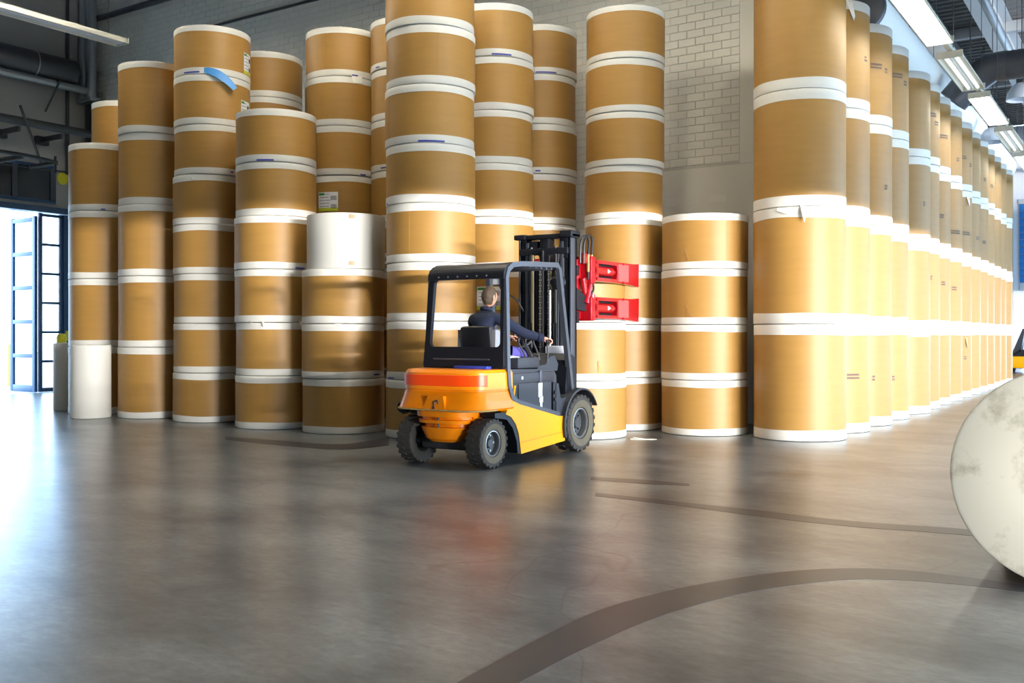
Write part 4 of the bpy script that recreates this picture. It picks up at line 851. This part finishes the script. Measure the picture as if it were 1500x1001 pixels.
# red roll clamp
XO = -0.32
cl = one('roll_clamp', RED, FK, lambda bm: (bx(bm, -0.60, 0.40, 2.40, 2.50, 2.05, 2.40, 0.015), bx(bm, -0.60, 0.40, 2.40, 2.50, 1.58, 1.88, 0.015), bx(bm, -0.45, 0.25, 2.30, 2.42, 1.60, 2.36, 0.015), lathe(bm, [(0.0, 2.36), (0.26, 2.36), (0.26, 2.46), (0.0, 2.46)], 28, 'y', (XO + 0.1, 0, 1.98))))
one('carriage', BLACK, cl, lambda bm: (bx(bm, -0.36, 0.28, 2.20, 2.31, 1.55, 1.70, 0.01), bx(bm, -0.36, 0.28, 2.20, 2.31, 2.15, 2.28, 0.01), prism(bm, [(2.14, 1.72), (2.14, 2.0), (2.62, 1.78), (2.62, 1.68)], 0.27, 0.33, 'x')))
def arm(s, z0, z1):
    xi = XO + s * 0.63; xo = XO + s * 0.72; zm = (z0 + z1) / 2; h = z1 - z0
    def outline(k0, k1, inset=0.0): return None
    def fn(bm):
        # flat arm with a window for the cylinder: four bars and a solid tip
        y0, y1, y2, y3 = 2.52, 2.60, 3.12, 3.80
        def b4(ya, yb, za, zb): bx(bm, xi, xo, ya, yb, za, zb)
        b4(y0, y1, z0, z1); b4(y1, y2, z1 - 0.045, z1); b4(y1, y2, z0, z0 + 0.045)
        prism(bm, [(y2, z0), (y2 + 0.03, z0), (y3 - 0.22, z0 - 0.012), (y3 - 0.22, z1 + 0.004), (y2, z1)], xi, xo, 'x')
        for za, zb, c in ((z0 + 0.045, z0 + 0.11, 1), (z1 - 0.11, z1 - 0.045, -1)):      # rounded window corners
            prism(bm, [(y2, za), (y2, zb), (y2 - 0.02, zb if c < 0 else za), ], xi, xo, 'x')
    a = one('clamp_arm', RED, cl, fn, 30)
    bm = NB(); prism(bm, [(3.56, z0 - 0.012), (3.80, z0 - 0.03), (3.81, z1 + 0.02), (3.70, z1 + 0.012), (3.56, z1)], XO + s * 0.605, XO + s * 0.70, 'x'); bevel_all(bm, 0.008); finish(bm, 'contact_pad', RED, a, 30)
    one('pad_rub', REDW, a, lambda bm: bx(bm, xo - 0.002 * s if s > 0 else xo, xo + 0.002 * s, 3.15, 3.45, z0 + 0.02, z1 - 0.02))
    one('arm_back', BLACK, a, lambda bm: bx(bm, xi, xi + s * 0.01, 2.55, 3.14, z0 + 0.02, z1 - 0.02))
    cy = one('clamp_cylinder', RED, a, lambda bm: (tube(bm, [(XO + s * 0.675, 2.52, zm), (XO + s * 0.675, 3.0, zm)], h * 0.24, 18), tube(bm, [(XO + s * 0.675, 3.0, zm), (XO + s * 0.675, 3.1, zm)], 0.03, 12)))
    xs = XO + s * (0.675 + h * 0.0 ) + s * h * 0.245
    one('arrow_mark', LABEL, cy, lambda bm: prism(bm, [(2.82, zm + 0.028), (2.89, zm), (2.82, zm - 0.028)], xs - s * 0.012, xs, 'x'))
    for yy, zz in ((2.545, z1 - 0.03), (2.545, z0 + 0.03), (3.28, z0 + 0.01), (3.28, z1 - 0.012)): one('bolt', RED, a, lambda bm: lathe(bm, [(0.016, 0), (0.016, s * 0.016), (0, s * 0.018)], 8, 'x', (xo, yy, zz)))
    one('pivot', RED, a, lambda bm: (tube(bm, [((xi + xo) / 2, 2.50, z0 - 0.02), ((xi + xo) / 2, 2.50, z1 + 0.03)], 0.045, 14), bx(bm, min(XO + s * 0.3, xi), max(XO + s * 0.3, xi), 2.44, 2.54, z0 + 0.02, z1 - 0.02)))
for s in (1, -1):
    if s > 0: arm(s, 2.09, 2.36); arm(s, 1.61, 1.885)
    else:
        for z0, z1 in ((2.09, 2.36), (1.61, 1.885)):
            sa = one('clamp_arm', RED, cl, lambda bm: prism(bm, [(-0.56, 2.46), (-0.66, 2.46), (-1.03, 3.10), (-1.03, 3.72), (-0.96, 3.72), (-0.955, 3.12), (-0.62, 2.56)], z0, z1, 'z'))
            one('contact_pad', RED, sa, lambda bm: bx(bm, -0.958, -0.93, 3.25, 3.68, z0 - 0.02, z1 + 0.02, 0.006))
one('link_plate', RED, cl, lambda bm: (bx(bm, 0.24, 0.34, 2.36, 2.48, 2.30, 2.44, 0.01), bx(bm, 0.2, 0.36, 2.46, 2.53, 1.86, 1.96, 0.01), tube(bm, [(0.34, 2.38, 1.80), (0.34, 2.50, 2.10)], 0.035, 10), tube(bm, [(0.30, 2.36, 2.12), (0.30, 2.50, 1.66)], 0.04, 10)))
for k, (xx, yy) in enumerate(((0.355, 2.40), (0.355, 2.49))):
    hs = one('hose', HOSE, cl, lambda bm: tube(bm, smooth_path([(xx, yy, 2.1), (xx, yy, 2.42), (xx, yy + 0.02, 2.58 + 0.03 * k), (xx, yy - 0.07, 2.66), (xx - 0.02, yy - 0.15, 2.56), (xx - 0.02, yy - 0.17, 2.3)], 5), 0.014, 8))
    one('fitting', BRASS, hs, lambda bm: tube(bm, [(xx, yy, 2.2), (xx, yy, 2.42)], 0.018, 8))
one('hose', HOSE, cl, lambda bm: tube(bm, smooth_path([(0.36, 2.49, 2.1), (0.38, 2.50, 1.98), (0.34, 2.44, 1.86), (0.36, 2.5, 1.72)], 5), 0.014, 8))
one('side_lamp', BLACK, FK, lambda bm: lathe(bm, [(0, -0.05), (0.06, -0.05), (0.08, 0.0), (0.07, 0.05), (0, 0.05)], 20, 'y', (-0.64, -0.02, 0.60)))
one('blue_folder', mat('blue folder', (0.03, 0.05, 0.35), 0.4), FK, lambda bm: bx(bm, -0.02, 0.42, 0.06, 0.16, 1.036, 1.066, 0.01))

# ================================================================== THE DRIVER
def driver():
    bm_v, bm_e, rad = [], [], []
    def v(p, r): bm_v.append(p); rad.append(r); return len(bm_v) - 1
    def chain(i0, pts):
        prev = i0
        for p, r in pts:
            k = v(p, r); 
            if prev is not None: bm_e.append((prev, k))
            prev = k
        return prev
    pel = v((-0.08, 0.80, 1.20), (0.165, 0.13))
    chest = chain(pel, [((-0.11, 0.79, 1.34), (0.165, 0.125)), ((-0.14, 0.80, 1.48), (0.18, 0.125)), ((-0.15, 0.83, 1.59), (0.165, 0.11))])
    neck = chain(chest, [((-0.145, 0.85, 1.675), (0.085, 0.075)), ((-0.135, 0.87, 1.73), (0.058, 0.06))])
    # right arm reaching to the lever
    chain(chest, [((0.02, 0.84, 1.60), (0.085, 0.085)), ((0.08, 0.855, 1.57), (0.080, 0.080)), ((0.19, 0.95, 1.485), (0.068, 0.068)), ((0.27, 1.02, 1.42), (0.063, 0.063)), ((0.36, 1.11, 1.39), (0.055, 0.055)), ((0.425, 1.175, 1.366), (0.046, 0.046))])
    chain(chest, [((-0.30, 0.84, 1.59), (0.085, 0.085)), ((-0.35, 0.88, 1.54), (0.075, 0.075)), ((-0.34, 1.00, 1.40), (0.062, 0.062)), ((-0.33, 1.08, 1.32), (0.058, 0.058)), ((-0.22, 1.26, 1.36), (0.046, 0.046)), ((-0.17, 1.35, 1.375), (0.036, 0.036))])
    for s, xo in ((1, 0.05), (-1, -0.18)):
        chain(pel, [((xo, 0.86, 1.185), (0.095, 0.09)), ((xo + s * 0.03, 1.10, 1.20), (0.085, 0.082)), ((xo + s * 0.04, 1.25, 1.19), (0.072, 0.072)), ((xo + s * 0.04, 1.31, 1.09), (0.06, 0.06)), ((xo + s * 0.03, 1.37, 0.86), (0.055, 0.055)), ((xo + s * 0.03, 1.42, 0.69), (0.042, 0.042)), ((xo + s * 0.035, 1.50, 0.665), (0.04, 0.035)), ((xo + s * 0.04, 1.60, 0.655), (0.04, 0.03))])
    def skinned(verts, edges, rad, root, sub=2):
        me = bpy.data.meshes.new('tmp'); me.from_pydata(verts, edges, []); o = bpy.data.objects.new('tmp', me); C.objects.link(o)
        m = o.modifiers.new('s', 'SKIN'); m.branch_smoothing = 0.6
        for k, d in enumerate(me.skin_vertices[0].data):
            d.radius = rad[k] if isinstance(rad[k], tuple) else (rad[k], rad[k]); d.use_root = k == root
        sb = o.modifiers.new('d', 'SUBSURF'); sb.levels = sub; sb.render_levels = sub
        dg = bpy.context.evaluated_depsgraph_get(); ev = o.evaluated_get(dg); r = bpy.data.meshes.new_from_object(ev)
        bpy.data.objects.remove(o); return r
    body = skinned(bm_v, bm_e, rad, 0)
    bm = NB(); bm.from_mesh(body)
    n_cloth = len(bm.faces)
    for f in bm.faces:
        c = f.calc_center_median()
        if c.z > 1.70 and c.y > 0.80: f.material_index = 2
        elif c.z < 0.72: f.material_index = 3
        elif c.z < 1.29 and c.x < 0.20 and c.y > 0.90 or c.z < 1.17: f.material_index = 1
        else: f.material_index = 0
    # hands: palm plus five curled fingers
    def hand(w, fwd, side, up, s):
        """w wrist, fwd along the hand, side towards the little finger, up = back of hand"""
        w, fwd, side, up = Vector(w), Vector(fwd).normalized(), Vector(side).normalized(), Vector(up).normalized()
        def P(f, sd, u): return w + fwd * f + side * sd + up * u
        vs, es, rs = [], [], []
        def add(p, r): vs.append(p); rs.append(r); return len(vs) - 1
        a0 = add(P(-0.03, 0, 0), (0.030, 0.028)); a1 = add(P(0.03, 0, 0.002), (0.038, 0.022)); a2 = add(P(0.07, 0, 0.006), (0.042, 0.018)); es.extend([(a0, a1), (a1, a2)])
        m1 = skinned([tuple(p) for p in vs], es, rs, 0); parts = [m1]
        for k, (sd, L) in enumerate(((-0.030, 0.92), (-0.010, 1.0), (0.010, 0.95), (0.030, 0.78))):
            pts = [P(0.055, sd, 0.004), P(0.085, sd * 1.05, 0.006), P(0.085 + 0.034 * L, sd * 1.05, -0.010), P(0.085 + 0.038 * L, sd, -0.038 * L - 0.004), P(0.070 + 0.02 * L, sd, -0.056 * L)]
            parts.append(skinned([tuple(p) for p in pts], [(i, i + 1) for i in range(4)], [0.0095, 0.0095, 0.009, 0.0085, 0.007], 0))
        pts = [P(0.015, -0.026, -0.004), P(0.04, -0.044, -0.014), P(0.066, -0.046, -0.032), P(0.082, -0.034, -0.050)]
        parts.append(skinned([tuple(p) for p in pts], [(0, 1), (1, 2), (2, 3)], [0.013, 0.012, 0.0105, 0.008], 0))
        return parts
    for m in hand((0.43, 1.18, 1.364), (0.35, 0.5, -0.12), (0.82, -0.57, 0), (0.0, 0.25, 1), 1) + hand((-0.165, 1.355, 1.378), (0.3, 0.8, 0.0), (-0.9, 0.35, 0), (0.0, 0.1, 1), -1):
        k0 = len(bm.faces); bm.from_mesh(m); bm.faces.ensure_lookup_table()
        for f in bm.faces[k0:]: f.material_index = 2
    # head: shaped ellipsoid, turned a little to the driver's right
    HC = Vector((-0.125, 0.905, 1.845)); HR = Matrix.Rotation(-0.22, 3, 'Z') @ Matrix.Rotation(-0.10, 3, 'X')
    g = bmesh.ops.create_uvsphere(bm, u_segments=36, v_segments=24, radius=1.0)
    for vv in g['verts']:
        x, y, z = vv.co
        sx, sy, sz = 0.076, 0.098, 0.118
        if z < 0: sx *= 1 - 0.22 * (-z); sy *= 1 - 0.10 * (-z)
        if y > 0 and z < -0.3: y *= 1.0 + 0.10 * (-z)
        px, py, pz = x * sx, y * sy, z * sz
        if y > 0.75 and -0.35 < z < 0.12:                      # nose
            wgt = max(0, 1 - abs(x) / 0.22) * max(0, 1 - abs(z + 0.18) / 0.28); py += 0.026 * wgt
        if y > 0.6 and 0.0 < z < 0.28: py -= 0.008 * max(0, 1 - abs(abs(x) - 0.38) / 0.25)   # eye sockets
        vv.co = HC + HR @ Vector((px, py, pz))
    hf = {f for vv in g['verts'] for f in vv.link_faces}
    for f in hf: f.material_index = 2
    for s in (1, -1):                                          # ears
        g = bmesh.ops.create_uvsphere(bm, u_segments=14, v_segments=10, radius=1.0)
        for vv in g['verts']:
            x, y, z = vv.co; r_ = 1.0 - (0.35 if x * s > 0.2 and abs(y) < 0.5 and abs(z) < 0.5 else 0)
            vv.co = HC + HR @ Vector((s * 0.076 + x * 0.010 * r_ + s * 0.01 * max(0, -y), -0.004 + y * 0.019, -0.012 + z * 0.032))
        for f in {f for vv in g['verts'] for f in vv.link_faces}: f.material_index = 2
    P = thing('person', 'seated driver in navy sweater and violet trousers, hand on forklift lever', 'person', (FX, FY, 0))
    o = finish(bm, 'body', [NAVY, PURPLE, SKIN, VINYL], P, 60, recalc=True)
    def hair(bm):
        g = bmesh.ops.create_uvsphere(bm, u_segments=48, v_segments=32, radius=1.0); kill = []
        for vv in g['verts']:
            x, y, z = vv.co; nz = 0.003 * math.sin(23 * x + 7 * z) * math.cos(17 * y) + random.uniform(-0.0015, 0.0015)
            sx, sy, sz = 0.083, 0.104, 0.127
            lim = -0.78 if y < 0.02 else (-0.30 if y < 0.32 else 0.35 + 0.1 * (y - 0.25))
            if z < lim: kill.append(vv)
            if z < 0: sx *= 1 - 0.24 * (-z); sy *= 1 - 0.08 * (-z)
            vv.co = HC + HR @ (Vector((x * (sx + nz), y * (sy + nz) - 0.002, z * (sz + nz))))
        bmesh.ops.delete(bm, geom=kill, context='VERTS')
    one('hair', HAIR, P, hair, 60)
    for s in (1, -1): one('eye', EYE, P, lambda bm: bmesh.ops.transform(bm, matrix=Matrix.Translation(HC + HR @ Vector((s * 0.030, 0.079, 0.018))), verts=bmesh.ops.create_uvsphere(bm, u_segments=12, v_segments=8, radius=0.011)['verts']))
    one('mouth', LIPS, P, lambda bm: [setattr(vv, 'co', HC + HR @ Vector((vv.co.x * 0.024, 0.088 + vv.co.y * 0.008, -0.066 + vv.co.z * 0.007))) for vv in bmesh.ops.create_uvsphere(bm, u_segments=12, v_segments=8, radius=1)['verts']])
    # ribbed collar and cuff of the sweater
    one('collar', NAVY, P, lambda bm: [setattr(vv, 'co', Matrix.Translation((-0.138, 0.857, 1.70)) @ Matrix.Rotation(-0.25, 4, 'X') @ vv.co) for col in lathe(bm, [(0.066, -0.02), (0.074, -0.008), (0.072, 0.012), (0.062, 0.018)], 24) for vv in col])
    cw_ = Vector((0.424, 1.17, 1.365)); ax = Vector((0.35, 0.5, -0.12)).normalized()
    one('cuff', NAVY, P, lambda bm: tube(bm, [cw_ - ax * 0.05, cw_ - ax * 0.02, cw_ + ax * 0.012, cw_ + ax * 0.018], [0.048, 0.052, 0.047, 0.040], 16))
driver()
